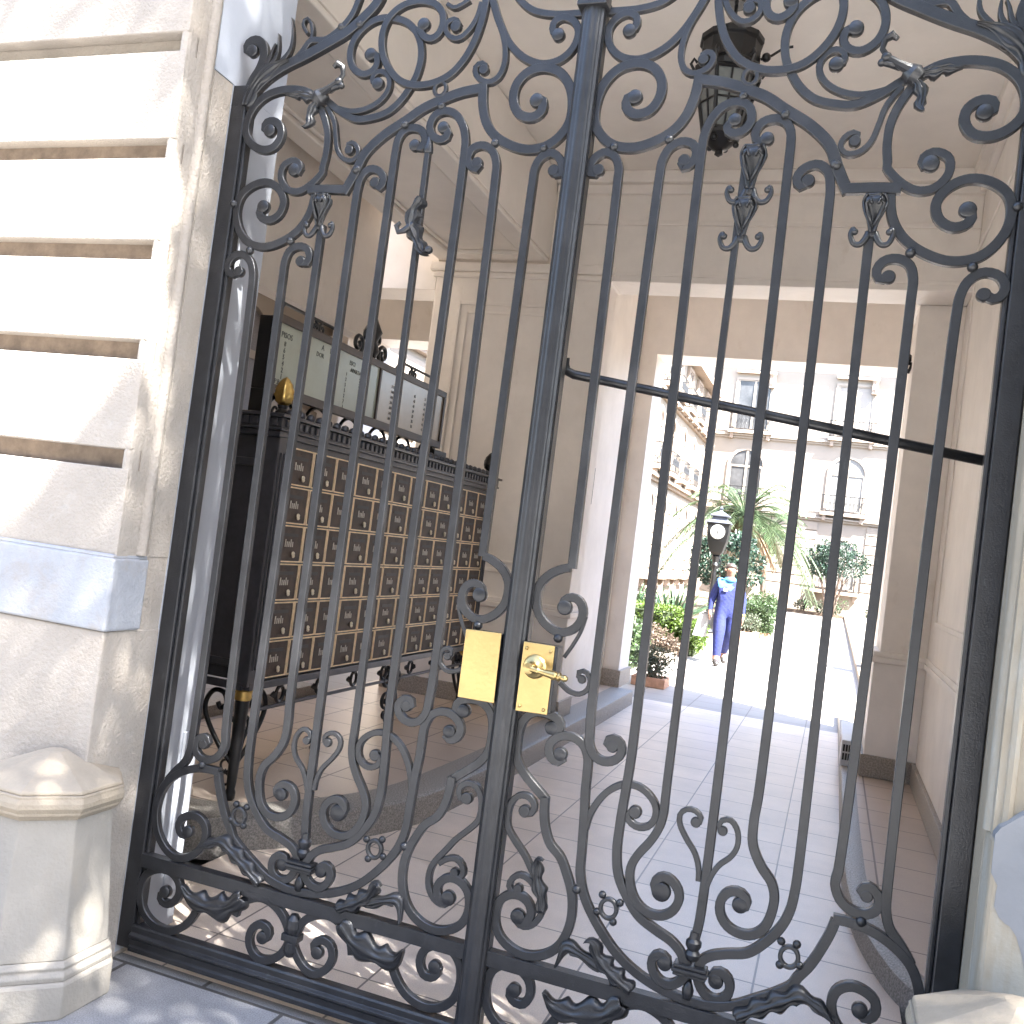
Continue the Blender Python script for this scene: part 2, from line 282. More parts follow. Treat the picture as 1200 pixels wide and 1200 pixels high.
# ------------------------------------------------------------------ the gate (measured in metres in its own plane, Y = 0)
GATE = [
 ('scroll',0.026,0.022,0,0.021,1,1,[(-0.9925,0.2395),(-1.0241,0.1866),(-1.0812,0.1461),(-1.1456,0.145),(-1.2035,0.1778),(-1.2283,0.2394),(-1.2165,0.3004),(-1.1655,0.3341),(-1.1125,0.3345),(-1.0771,0.3045),(-1.0746,0.2645),(-1.1013,0.2318),(-1.1352,0.2307),(-1.1468,0.2504),(-1.1293,0.2657)]),
 ('scroll',0.026,0.022,0,0.021,1,1,[(-0.8475,0.2566),(-0.8376,0.2917),(-0.8115,0.319),(-0.8085,0.3174),(-0.7673,0.3343),(-0.7234,0.3312),(-0.6823,0.3092),(-0.6533,0.2775),(-0.6399,0.249),(-0.6387,0.2175),(-0.6592,0.178),(-0.7002,0.148),(-0.7429,0.1446),(-0.774,0.1687),(-0.7833,0.2032),(-0.7698,0.239),(-0.741,0.2532),(-0.7158,0.2411),(-0.7151,0.2161),(-0.7345,0.212)]),
 ('scroll',0.026,0.022,0,0.021,1,1,[(-0.4091,0.2412),(-0.4176,0.2746),(-0.4395,0.309),(-0.4707,0.3302),(-0.5081,0.3397),(-0.5432,0.3323),(-0.5771,0.3148),(-0.602,0.2882),(-0.6144,0.2555),(-0.6238,0.2327),(-0.6079,0.196),(-0.5705,0.1583),(-0.5285,0.1493),(-0.488,0.179),(-0.475,0.2206),(-0.4898,0.2523),(-0.5218,0.2589),(-0.5467,0.2336),(-0.5308,0.2161)]),
 ('scroll',0.026,0.022,0,0.021,1,1,[(-0.2703,0.2449),(-0.2507,0.2108),(-0.2084,0.1703),(-0.1484,0.1533),(-0.0965,0.1639),(-0.0571,0.1992),(-0.0411,0.2547),(-0.0515,0.3094),(-0.0823,0.3397),(-0.1323,0.3429),(-0.1702,0.3169),(-0.1787,0.2757),(-0.16,0.2451),(-0.1295,0.2468),(-0.1139,0.2722),(-0.1288,0.2773)]),
 ('scroll',0.026,0.022,0,0.021,1,1,[(-0.9819,0.7014),(-1.0163,0.7021),(-1.0673,0.6968),(-1.1328,0.6697),(-1.1821,0.6282),(-1.207,0.5745),(-1.2121,0.5053),(-1.1884,0.4425),(-1.1407,0.3977),(-1.092,0.3872),(-1.0431,0.4079),(-1.0115,0.4437),(-1.0013,0.4864),(-1.0124,0.5197),(-1.0444,0.539),(-1.0785,0.535),(-1.1074,0.5158),(-1.1117,0.4884),(-1.0964,0.4668),(-1.0765,0.4698),(-1.0726,0.4816)]),
 ('basket_arc',0.026,0.022,0,0.021,1,1,[(-0.9883,0.6986),(-0.9812,0.6691),(-0.9632,0.6205),(-0.9372,0.5644),(-0.9063,0.5192),(-0.899,0.502),(-0.8605,0.4707),(-0.8114,0.4399),(-0.7512,0.4052),(-0.6837,0.3877),(-0.6093,0.3877),(-0.538,0.4004),(-0.4697,0.4267),(-0.414,0.4624),(-0.3657,0.5094),(-0.3339,0.5479),(-0.3036,0.5946),(-0.2831,0.6565),(-0.279,0.7236),(-0.2761,0.786),(-0.2726,0.8398),(-0.268,0.8937),(-0.2669,0.947),(-0.2635,0.9919),(-0.2455,1.0262),(-0.2117,1.0433),(-0.1777,1.0406),(-0.1512,1.0213),(-0.1421,0.9968),(-0.1528,0.9708),(-0.1754,0.9621),(-0.1899,0.9739),(-0.1797,0.9863)]),
 ('bar',0.026,0.022,0.0189,0,1,1,[(-1.1751,2.4037),(-1.2059,2.3924),(-1.2253,2.4198),(-1.2087,2.4541),(-1.1689,2.464),(-1.1347,2.4407),(-1.1193,2.4037),(-1.1152,2.3665),(-1.106,0.7982),(-1.1087,0.7542),(-1.122,0.7105),(-1.1564,0.6698),(-1.1828,0.6329)]),
 ('bar',0.026,0.022,0.0189,0.0168,1,1,[(-0.9335,2.4454),(-0.9106,2.4371),(-0.9001,2.4608),(-0.9169,2.4897),(-0.9513,2.4964),(-0.9826,2.4811),(-0.9963,2.4439),(-0.9973,2.3849),(-0.9812,0.8312),(-0.9765,0.7915),(-0.9947,0.7522),(-1.027,0.7325),(-1.0645,0.7329),(-1.0885,0.7557),(-1.0851,0.7877),(-1.0619,0.8055),(-1.0411,0.7912),(-1.0576,0.7794)]),
 ('bar',0.026,0.022,0,0.021,1,1,[(-0.8713,2.5709),(-0.8718,2.5197),(-0.8799,0.8312),(-0.878,0.7561),(-0.8713,0.6962),(-0.8542,0.648),(-0.8233,0.6029),(-0.7747,0.5552),(-0.7176,0.5368),(-0.6776,0.5213),(-0.6543,0.5014),(-0.6466,0.4757),(-0.6502,0.4474),(-0.6696,0.4176),(-0.7028,0.4066),(-0.7305,0.4217),(-0.7385,0.4521),(-0.7247,0.4784),(-0.6985,0.483),(-0.6856,0.469),(-0.6987,0.4567)]),
 ('bar',0.026,0.022,0.0189,0.0221,1,1,[(-0.6909,2.7163),(-0.6685,2.6983),(-0.6588,2.7233),(-0.6764,2.7521),(-0.7137,2.7633),(-0.7425,2.7419),(-0.7532,2.6949),(-0.7551,2.6371),(-0.7536,0.9858),(-0.7495,0.9072),(-0.7546,0.8456),(-0.7842,0.7909),(-0.8145,0.7569),(-0.8268,0.7193),(-0.8234,0.6731),(-0.8083,0.6295),(-0.7798,0.6052),(-0.7437,0.6005),(-0.7081,0.6146),(-0.6884,0.6433),(-0.6868,0.6782),(-0.706,0.7056),(-0.7364,0.7105),(-0.7575,0.689),(-0.7458,0.6659),(-0.7393,0.6765)]),
 ('bar',0.026,0.022,0.0199,0,1,1,[(-0.563,2.8411),(-0.5387,2.8322),(-0.5266,2.8546),(-0.5414,2.8871),(-0.5739,2.8993),(-0.6065,2.8919),(-0.6258,2.8637),(-0.6307,2.8185),(-0.6311,2.7851),(-0.6362,0.6154),(-0.6296,0.555)]),
 ('bar',0.026,0.022,0,0.0273,0.7,1,[(-0.5101,2.8213),(-0.51,2.8025),(-0.5014,0.9845),(-0.5015,0.93),(-0.5016,0.8755),(-0.4938,0.8362),(-0.4717,0.7908),(-0.4458,0.7533),(-0.4284,0.7142),(-0.4312,0.6642),(-0.4549,0.6187),(-0.4924,0.596),(-0.5341,0.5989),(-0.5639,0.6242),(-0.5735,0.6631),(-0.5562,0.6941),(-0.527,0.707),(-0.5031,0.6917),(-0.503,0.6668),(-0.5215,0.6629)]),
 ('bar',0.026,0.022,0.0199,0.021,1,1,[(-0.4655,2.8957),(-0.4497,2.8836),(-0.4437,2.8694),(-0.4657,2.8544),(-0.4976,2.8659),(-0.5135,2.8992),(-0.5,2.9366),(-0.464,2.9497),(-0.4271,2.9369),(-0.396,2.8987),(-0.3816,2.8518),(-0.3795,2.8192),(-0.3903,1.0225),(-0.3871,0.9378),(-0.3819,0.8268),(-0.3829,0.7372),(-0.3961,0.6763),(-0.4278,0.6246),(-0.467,0.58),(-0.5196,0.5538),(-0.5685,0.5336),(-0.5986,0.5072),(-0.6093,0.4843),(-0.6229,0.4766),(-0.6148,0.4511),(-0.5852,0.4194),(-0.5534,0.4166),(-0.5257,0.4395),(-0.5194,0.4734),(-0.5371,0.491),(-0.5607,0.4819),(-0.5659,0.4648),(-0.5547,0.4697)]),
 ('bar',0.026,0.022,0.0189,0.0189,1,1,[(-0.3315,2.7773),(-0.3219,2.758),(-0.3476,2.7627),(-0.3655,2.7903),(-0.3544,2.8235),(-0.3182,2.834),(-0.283,2.8149),(-0.2651,2.7743),(-0.2627,2.734),(-0.2562,1.1262),(-0.2599,1.0701),(-0.2633,1.0319),(-0.2833,1.0007),(-0.3113,0.9911),(-0.3422,0.9998),(-0.3605,1.0233),(-0.3554,1.0502),(-0.3354,1.0627),(-0.3165,1.0544),(-0.318,1.0376),(-0.3321,1.0396)]),
 ('bar',0.026,0.022,0.0189,0,1,1,[(-0.0716,2.7506),(-0.0546,2.734),(-0.0445,2.7575),(-0.0583,2.7899),(-0.0863,2.8061),(-0.1179,2.7921),(-0.1344,2.7584),(-0.1359,2.7186),(-0.1444,1.5358)]),
 ('lock_scroll',0.026,0.022,0,0.0231,1,1,[(-0.1395,1.5373),(-0.1125,1.5297),(-0.0769,1.508),(-0.0514,1.4742),(-0.0462,1.4356),(-0.0566,1.3927),(-0.0891,1.3575),(-0.1292,1.3415),(-0.1662,1.3528),(-0.1901,1.3802),(-0.195,1.4128),(-0.181,1.4426),(-0.1561,1.4513),(-0.134,1.4388),(-0.1298,1.4218),(-0.1373,1.4177)]),
 ('lock_strap',0.011,0.011,0,0,1,1,[(-0.2062,1.4001),(-0.1969,1.3571),(-0.1772,1.3114),(-0.1549,1.2708)]),
 ('lock_tendril',0.015,0.015,0.013,0,1,1,[(-0.2164,1.2147),(-0.2039,1.2212),(-0.2041,1.2366),(-0.2224,1.2404),(-0.2406,1.222),(-0.2396,1.1911),(-0.2151,1.1707),(-0.182,1.174),(-0.1515,1.1944)]),
 ('scroll',0.02,0.022,0.0189,0,1,1,[(-0.4204,0.8663),(-0.4031,0.862),(-0.4019,0.843),(-0.4297,0.8262),(-0.4612,0.8335),(-0.4788,0.8595),(-0.4777,0.8936),(-0.454,0.923),(-0.4185,0.94),(-0.378,0.9372),(-0.3397,0.9132),(-0.3107,0.8765),(-0.2889,0.8276),(-0.2809,0.785)]),
 ('heart_scroll',0.015,0.016,0,0.014,1,1,[(-0.6453,0.7098),(-0.6559,0.7445),(-0.6739,0.7754),(-0.6992,0.8005),(-0.7141,0.8347),(-0.7083,0.8776),(-0.6852,0.9014),(-0.6609,0.892),(-0.6578,0.8723),(-0.6692,0.8664)]),
 ('heart_scroll',0.015,0.016,0,0.015,1,1,[(-0.6197,0.7151),(-0.6167,0.7478),(-0.6017,0.7875),(-0.5708,0.8256),(-0.5492,0.8618),(-0.5481,0.8894),(-0.5673,0.9063),(-0.593,0.9038),(-0.6085,0.8848),(-0.5994,0.8696),(-0.5937,0.8738)]),
 ('scroll',0.026,0.022,0.021,0,1,1,[(-0.142,1.0571),(-0.1548,1.047),(-0.1702,1.0617),(-0.16,1.0846),(-0.1283,1.0954),(-0.0907,1.0955),(-0.0599,1.0749),(-0.0446,1.0409),(-0.0414,0.9896),(-0.0478,0.9452),(-0.0723,0.9102),(-0.1079,0.8793),(-0.1377,0.8559),(-0.1521,0.843)]),
 ('scroll',0.026,0.022,0,0.0231,1,1,[(-0.1501,0.853),(-0.1508,0.8337),(-0.1532,0.807),(-0.1629,0.7636),(-0.1833,0.7221),(-0.2177,0.6928),(-0.2431,0.65),(-0.265,0.5989),(-0.2734,0.5486),(-0.2705,0.501),(-0.2538,0.4524),(-0.2269,0.4175),(-0.1874,0.3947),(-0.1409,0.387),(-0.0975,0.398),(-0.0634,0.4225),(-0.0457,0.456),(-0.0432,0.4951),(-0.0548,0.5287),(-0.081,0.5495),(-0.1122,0.5537),(-0.1408,0.5383),(-0.1526,0.5139),(-0.1458,0.4895),(-0.1251,0.4772),(-0.1129,0.491)]),
 ('scroll',0.019,0.022,0.0189,0,1,1,[(-0.0932,0.7999),(-0.1077,0.7926),(-0.1218,0.8092),(-0.1178,0.8317),(-0.0962,0.8456),(-0.07,0.8423),(-0.0487,0.8157),(-0.0423,0.7826),(-0.0454,0.7476),(-0.0527,0.7331),(-0.079,0.7036),(-0.1119,0.6704),(-0.1397,0.6317),(-0.1638,0.6002),(-0.1808,0.568),(-0.1844,0.5258),(-0.1727,0.4938),(-0.1481,0.4716),(-0.1215,0.4682),(-0.1069,0.4817)]),
 ('scroll',0.018,0.022,0,0.0147,1,1,[(-0.1571,0.5865),(-0.1314,0.6067),(-0.104,0.613),(-0.0816,0.5975),(-0.0741,0.5735),(-0.0846,0.5581),(-0.0988,0.559),(-0.1028,0.571)]),
 ('arch',0.03,0.022,0,0,1,1,[(-0.9394,2.6917),(-0.8733,2.693),(-0.7955,2.6914)]),
 ('arch',0.032,0.022,0,0,1,1,[(-0.8019,2.6805),(-0.783,2.7167),(-0.7629,2.7601),(-0.7398,2.8144),(-0.6806,2.8734),(-0.6042,2.9229),(-0.5469,2.9616),(-0.4845,2.988),(-0.4222,3.0093),(-0.3473,3.0219)]),
 ('scroll',0.03,0.022,0,0.0231,1,1,[(-0.3459,3.0367),(-0.339,2.9714),(-0.3189,2.9106),(-0.2837,2.866),(-0.2294,2.8346),(-0.1703,2.819),(-0.1113,2.8267),(-0.0691,2.8561),(-0.0401,2.9043),(-0.0406,2.9761),(-0.0597,3.0271),(-0.0981,3.0663),(-0.1522,3.0803),(-0.2017,3.0657),(-0.2323,3.0267),(-0.2346,2.9754),(-0.2082,2.9321),(-0.1629,2.922),(-0.1343,2.9444),(-0.1389,2.9794),(-0.1573,2.9764)]),
 ('tendril',0.019,0.022,0,0.0168,1,1,[(-0.3557,3.317),(-0.327,3.2497),(-0.3005,3.197),(-0.2847,3.1452),(-0.2827,3.0942),(-0.2962,3.0578),(-0.3231,3.0413),(-0.3533,3.0472),(-0.3771,3.0706),(-0.3787,3.0963),(-0.3587,3.1047),(-0.3436,3.0915),(-0.3509,3.0834)]),
 ('scroll',0.024,0.022,0,0.021,1,1,[(-0.3551,3.3225),(-0.3137,3.2303),(-0.2695,3.161),(-0.2174,3.1156),(-0.1539,3.0928),(-0.0956,3.1046),(-0.0577,3.1424),(-0.048,3.1924),(-0.0711,3.2285),(-0.106,3.2409),(-0.1323,3.2251),(-0.1311,3.1936),(-0.1136,3.1854)]),
 ('top_rail',0.022,0.022,0,0,1,1,[(-0.2672,3.3163),(-0.2323,3.2843),(-0.1994,3.2659),(-0.1373,3.2524),(-0.0407,3.2497)]),
 ('scroll',0.027,0.022,0,0.0231,1,1,[(-0.9138,2.6769),(-0.9185,2.6365),(-0.9295,2.5997),(-0.9601,2.5537),(-1.0133,2.5153),(-1.0866,2.4925),(-1.1567,2.5078),(-1.2035,2.5599),(-1.22,2.6188),(-1.2069,2.6748),(-1.16,2.711),(-1.1047,2.7183),(-1.0551,2.6919),(-1.0323,2.6495),(-1.0459,2.6048),(-1.0839,2.5851),(-1.1168,2.5968),(-1.1258,2.6207),(-1.1132,2.6343)]),
 ('rib',0.034,0.022,0,0.0231,1,1,[(-1.2402,2.9754),(-1.2414,3.0315),(-1.2288,3.082),(-1.2036,3.1267),(-1.1931,3.1719),(-1.2051,3.2107),(-1.2345,3.2302),(-1.2638,3.2216),(-1.2675,3.1961),(-1.2462,3.1925)]),
 ('rib',0.034,0.026,0,0,1,1,[(-1.2349,2.9905),(-1.2105,3.0405),(-1.1653,3.087),(-1.0967,3.1279),(-1.022,3.1594),(-0.9437,3.1967),(-0.8671,3.2369),(-0.8185,3.2758),(-0.7741,3.3219),(-0.7596,3.3502),(-0.7531,3.379)]),
 ('rib',0.022,0.022,0,0,1,1,[(-1.0751,3.1359),(-1.0355,3.1741),(-1.0075,3.2126),(-0.9516,3.212),(-0.8962,3.2485),(-0.8591,3.2931),(-0.8417,3.3412),(-0.8339,3.38)]),
 ('leaf_tip',0.012,0.022,0,0,1,1,[(-1.0072,3.2101),(-1.0057,3.245),(-1.0211,3.2834),(-1.0398,3.2946),(-1.0477,3.2725),(-1.0256,3.2386)]),
 ('leaf_tip',0.02,0.022,0,0,1,0.15,[(-1.1312,3.1284),(-1.0878,3.1818),(-1.0826,3.2218),(-1.0869,3.2573),(-1.0972,3.2982)]),
 ('leaf_tip',0.02,0.022,0,0,1,0.15,[(-1.1705,3.1201),(-1.1418,3.1593),(-1.1365,3.1995),(-1.1425,3.2453)]),
 ('leaf_tip',0.02,0.022,0,0,1,0.3,[(-1.1982,3.1112),(-1.1694,3.1505),(-1.1582,3.1905),(-1.1497,3.2103)]),
 ('scroll',0.028,0.022,0,0.0231,1,1,[(-0.9482,3.0062),(-1.003,3.0354),(-1.0838,3.0449),(-1.156,3.0274),(-1.2024,2.9895),(-1.2239,2.9394),(-1.2225,2.8936),(-1.1941,2.8551),(-1.1489,2.8341),(-1.1038,2.8409),(-1.0801,2.873),(-1.0831,2.9106),(-1.1125,2.9339),(-1.1453,2.9297),(-1.1472,2.9046),(-1.1276,2.9016)]),
 ('scroll',0.024,0.022,0,0.0231,1,1,[(-0.9389,2.9812),(-0.9084,2.926),(-0.892,2.8716),(-0.8902,2.8127),(-0.897,2.7589),(-0.8949,2.754),(-0.9339,2.7101),(-0.9804,2.6858),(-1.0238,2.6933),(-1.0555,2.733),(-1.052,2.7762),(-1.014,2.7944),(-0.986,2.777),(-0.9891,2.7533),(-1.0074,2.7624)]),
 ('tendril',0.016,0.022,0,0.0168,1,1,[(-0.9111,2.9803),(-0.8753,2.9252),(-0.8624,2.8759),(-0.8465,2.8243),(-0.8178,2.7961),(-0.7848,2.7918),(-0.7672,2.8109),(-0.7724,2.8352),(-0.7967,2.8541),(-0.8144,2.8457),(-0.8037,2.8285)]),
 ('scroll',0.024,0.022,0,0.0221,1,1,[(-0.9141,3.0001),(-0.853,2.9589),(-0.795,2.9338),(-0.7365,2.937),(-0.6807,2.9537),(-0.6385,2.9884),(-0.6085,3.0328),(-0.5887,3.075),(-0.5803,3.1319),(-0.5881,3.18),(-0.6096,3.2219),(-0.6512,3.2581),(-0.7063,3.276),(-0.7594,3.276),(-0.8046,3.2543),(-0.8391,3.2132),(-0.8491,3.1597),(-0.8312,3.1123),(-0.7908,3.0875),(-0.7547,3.0976),(-0.7401,3.1251),(-0.7494,3.1523),(-0.7713,3.1558)]),
 ('scroll',0.019,0.022,0,0.021,1,1,[(-0.8831,2.9769),(-0.8374,2.9643),(-0.7991,2.9611),(-0.7522,2.9714),(-0.7083,2.998),(-0.6859,3.0333),(-0.6863,3.0647),(-0.7057,3.0896),(-0.733,3.0947),(-0.7517,3.0771),(-0.7428,3.0525),(-0.7297,3.0544)]),
 ('scroll',0.024,0.022,0,0.0221,1,1,[(-0.3732,3.3369),(-0.3724,3.2947),(-0.3777,3.2435),(-0.3935,3.1789),(-0.4244,3.1149),(-0.4657,3.0697),(-0.5227,3.0437),(-0.5835,3.039),(-0.6374,3.0531),(-0.6818,3.0886),(-0.7155,3.1385),(-0.7306,3.1877),(-0.7297,3.2362),(-0.712,3.2788),(-0.6744,3.3103),(-0.6241,3.3237),(-0.5824,3.3209),(-0.547,3.3065),(-0.5198,3.2761),(-0.5144,3.2378),(-0.5277,3.2053),(-0.5541,3.1934),(-0.5845,3.2085),(-0.5967,3.2332),(-0.5844,3.2444)]),
 ('tendril',0.018,0.022,0,0.0189,1,1,[(-0.3861,3.305),(-0.3964,3.2541),(-0.4206,3.2133),(-0.4522,3.1892),(-0.4822,3.1956),(-0.5019,3.2204),(-0.4979,3.2463),(-0.4738,3.2542),(-0.4547,3.2365),(-0.4679,3.2302)]),
 ('leaf_tip',0.014,0.022,0,0,1,1,[(-0.5091,3.3087),(-0.4818,3.2936),(-0.4532,3.3049),(-0.43,3.3175)]),
]
RINGS = [
 ((-0.4945,3.0237),0.0235,0.013,[]),
 ((-0.3785,0.5798),0.027,0.012,[(-0.4097,0.6041),(-0.3561,0.6147),(-0.3961,0.546),(-0.3462,0.5636)]),
 ((-0.8825,0.5738),0.027,0.012,[(-0.8986,0.6118),(-0.8576,0.6097),(-0.9108,0.5583),(-0.8605,0.5471)]),
]
BEADS = [(-0.4813,2.9657),(-0.6061,2.9077),(-0.2788,2.8406),(-0.112,2.8209),(-0.7639,2.7565),(-0.9823,2.5121),(-1.1404,2.4766),(-1.0512,0.7115),(-0.279,0.6112),(-0.1291,1.3239),(-0.7586,2.7601),(-0.8942,3.2533),(-0.8241,3.2589),(-1.2324,2.6414)]
LEAVES = [
 ([(-0.8209,0.326),(-0.8597,0.2909),(-0.9067,0.27),(-0.9688,0.2689),(-1.0228,0.2842),(-1.0403,0.3204)],0.04,3,0.02),
 ([(-0.4507,0.333),(-0.4094,0.2944),(-0.3799,0.2821),(-0.3104,0.2671),(-0.2527,0.2757),(-0.2256,0.3154)],0.04,3,0.02),
 ([(-0.7642,0.3837),(-0.8256,0.425),(-0.881,0.4591),(-0.924,0.4823),(-0.9724,0.4667),(-1.0143,0.4431)],0.026,5,0.016),
 ([(-0.4725,0.3768),(-0.4113,0.4096),(-0.3666,0.4471),(-0.3427,0.4883),(-0.327,0.4832)],0.026,4,0.02),
 ([(-0.3763,0.4115),(-0.3154,0.4374),(-0.2964,0.442),(-0.272,0.4436),(-0.2494,0.3879)],0.02,2,0.012),
]
TENDRIL_LEAF = [(-0.1821,0.5264),(-0.1782,0.5664),(-0.1638,0.6002),(-0.1558,0.6454),(-0.1583,0.6797),(-0.1774,0.6798)]

def leaf_shape(mb, spine, wmax, sx, lobes=5, bulge=.02, y0=-.002, curl=.03, back=.006):
    """acanthus leaf: a lobed, ribbed blade laid along a spine"""
    sp = smooth2([(a*sx, b) for a, b in spine], .006); n = len(sp); J = 6; base = len(mb.v)
    for side in (0, 1):
        for i, p in enumerate(sp):
            t = i/(n-1); tg = (sp[min(i+1, n-1)]-sp[max(0, i-1)]).normalized(); nx, nz = -tg.y, tg.x
            w = wmax*(max(.02, math.sin(PI*min(1, .12+.88*t)))**.6)*(1+.30*math.sin(2*PI*lobes*t))*(1 if t < .97 else .4)
            for j in range(-J, J+1):
                s = j/J; h = bulge*(1-s*s)+.0035*math.cos(3*PI*s)+.003*math.sin(2*PI*lobes*t+abs(s)*3)*abs(s)+curl*max(0, t-.7)**2*6
                mb.v.append((p.x+nx*w*s-tg.x*abs(s)*w*.35, y0-h+(back if side else 0), p.y+nz*w*s-tg.y*abs(s)*w*.35))
    m = 2*J+1; o = n*m
    for i in range(n-1):
        for j in range(m-1):
            a, b, c, d = base+i*m+j, base+i*m+j+1, base+(i+1)*m+j+1, base+(i+1)*m+j
            mb.f += [(a, b, c, d), (a+o, d+o, c+o, b+o)]
        for j in (0, m-1):
            a, d = base+i*m+j, base+(i+1)*m+j; mb.f.append((a, d, d+o, a+o) if j == 0 else (d, a, a+o, d+o))
    for i in (0, n-1):
        for j in range(m-1):
            a = base+i*m+j; mb.f.append((a, a+1, a+1+o, a+o))

def finial(mb, x, ztop, zbot, r, y=.008, feet=True):
    h = ztop-zbot
    prof = [(.1, 0), (.38, .02), (.42, .10), (.36, .16), (.44, .3), (.62, .5), (.86, .68), (1., .80), (.97, .88), (.74, .95), (.80, .985), (.80, 1.), (.58, 1.), (.5, .95)]
    N = 30; base = len(mb.v); r *= 1.08
    prof = [(q.x, q.y) for q in smooth2(prof, .035)]
    for rr, hh in prof:
        for k in range(N):
            an = 2*PI*k/N; g = 1+.13*math.cos(5*an+hh*6)*min(1, hh*3)
            mb.v.append((x+r*rr*g*math.cos(an), y+r*rr*.8*g*math.sin(an), zbot+h*hh))
    for i in range(len(prof)-1):
        for k in range(N):
            mb.f.append((base+i*N+k, base+i*N+(k+1) % N, base+(i+1)*N+(k+1) % N, base+(i+1)*N+k))
    # scrolled relief ribbons on the vase
    for sg in (-1, 1):
        mb.tube([(x+sg*r*.1, y-r*.55, zbot+h*.25), (x+sg*r*.5, y-r*.75, zbot+h*.5), (x+sg*r*.75, y-r*.7, zbot+h*.75), (x+sg*r*.4, y-r*.95, zbot+h*.85), (x+sg*r*.25, y-r*.9, zbot+h*.72)], .0045, 6)
        mb.tube(s3([(x+sg*r*.15, y-r*.5, zbot+h*.1), (x+sg*r*.42, y-r*.5, zbot+h*.35), (x+sg*r*.8, y-r*.35, zbot+h*.6), (x+sg*r*.98, y-r*.2, zbot+h*.85), (x+sg*r*.7, y-r*.5, zbot+h*1.0)]), .004, 6)
    if feet:
        for sg in (-1, 1):
            pts = s3([(x+sg*r*.25, y, zbot+h*.12), (x+sg*r*.55, y-.004, zbot-.008), (x+sg*r*.95, y-.006, zbot-.022), (x+sg*r*1.45, y-.006, zbot-.018), (x+sg*r*1.75, y-.006, zbot+.004), (x+sg*r*1.62, y-.006, zbot+.022), (x+sg*r*1.4, y-.006, zbot+.016)])
            mb.tube(pts, [.010-.004*i/len(pts) for i in range(len(pts))], 8)
            ball(mb, (x+sg*r*1.45, y-.006, zbot+.014), .010)

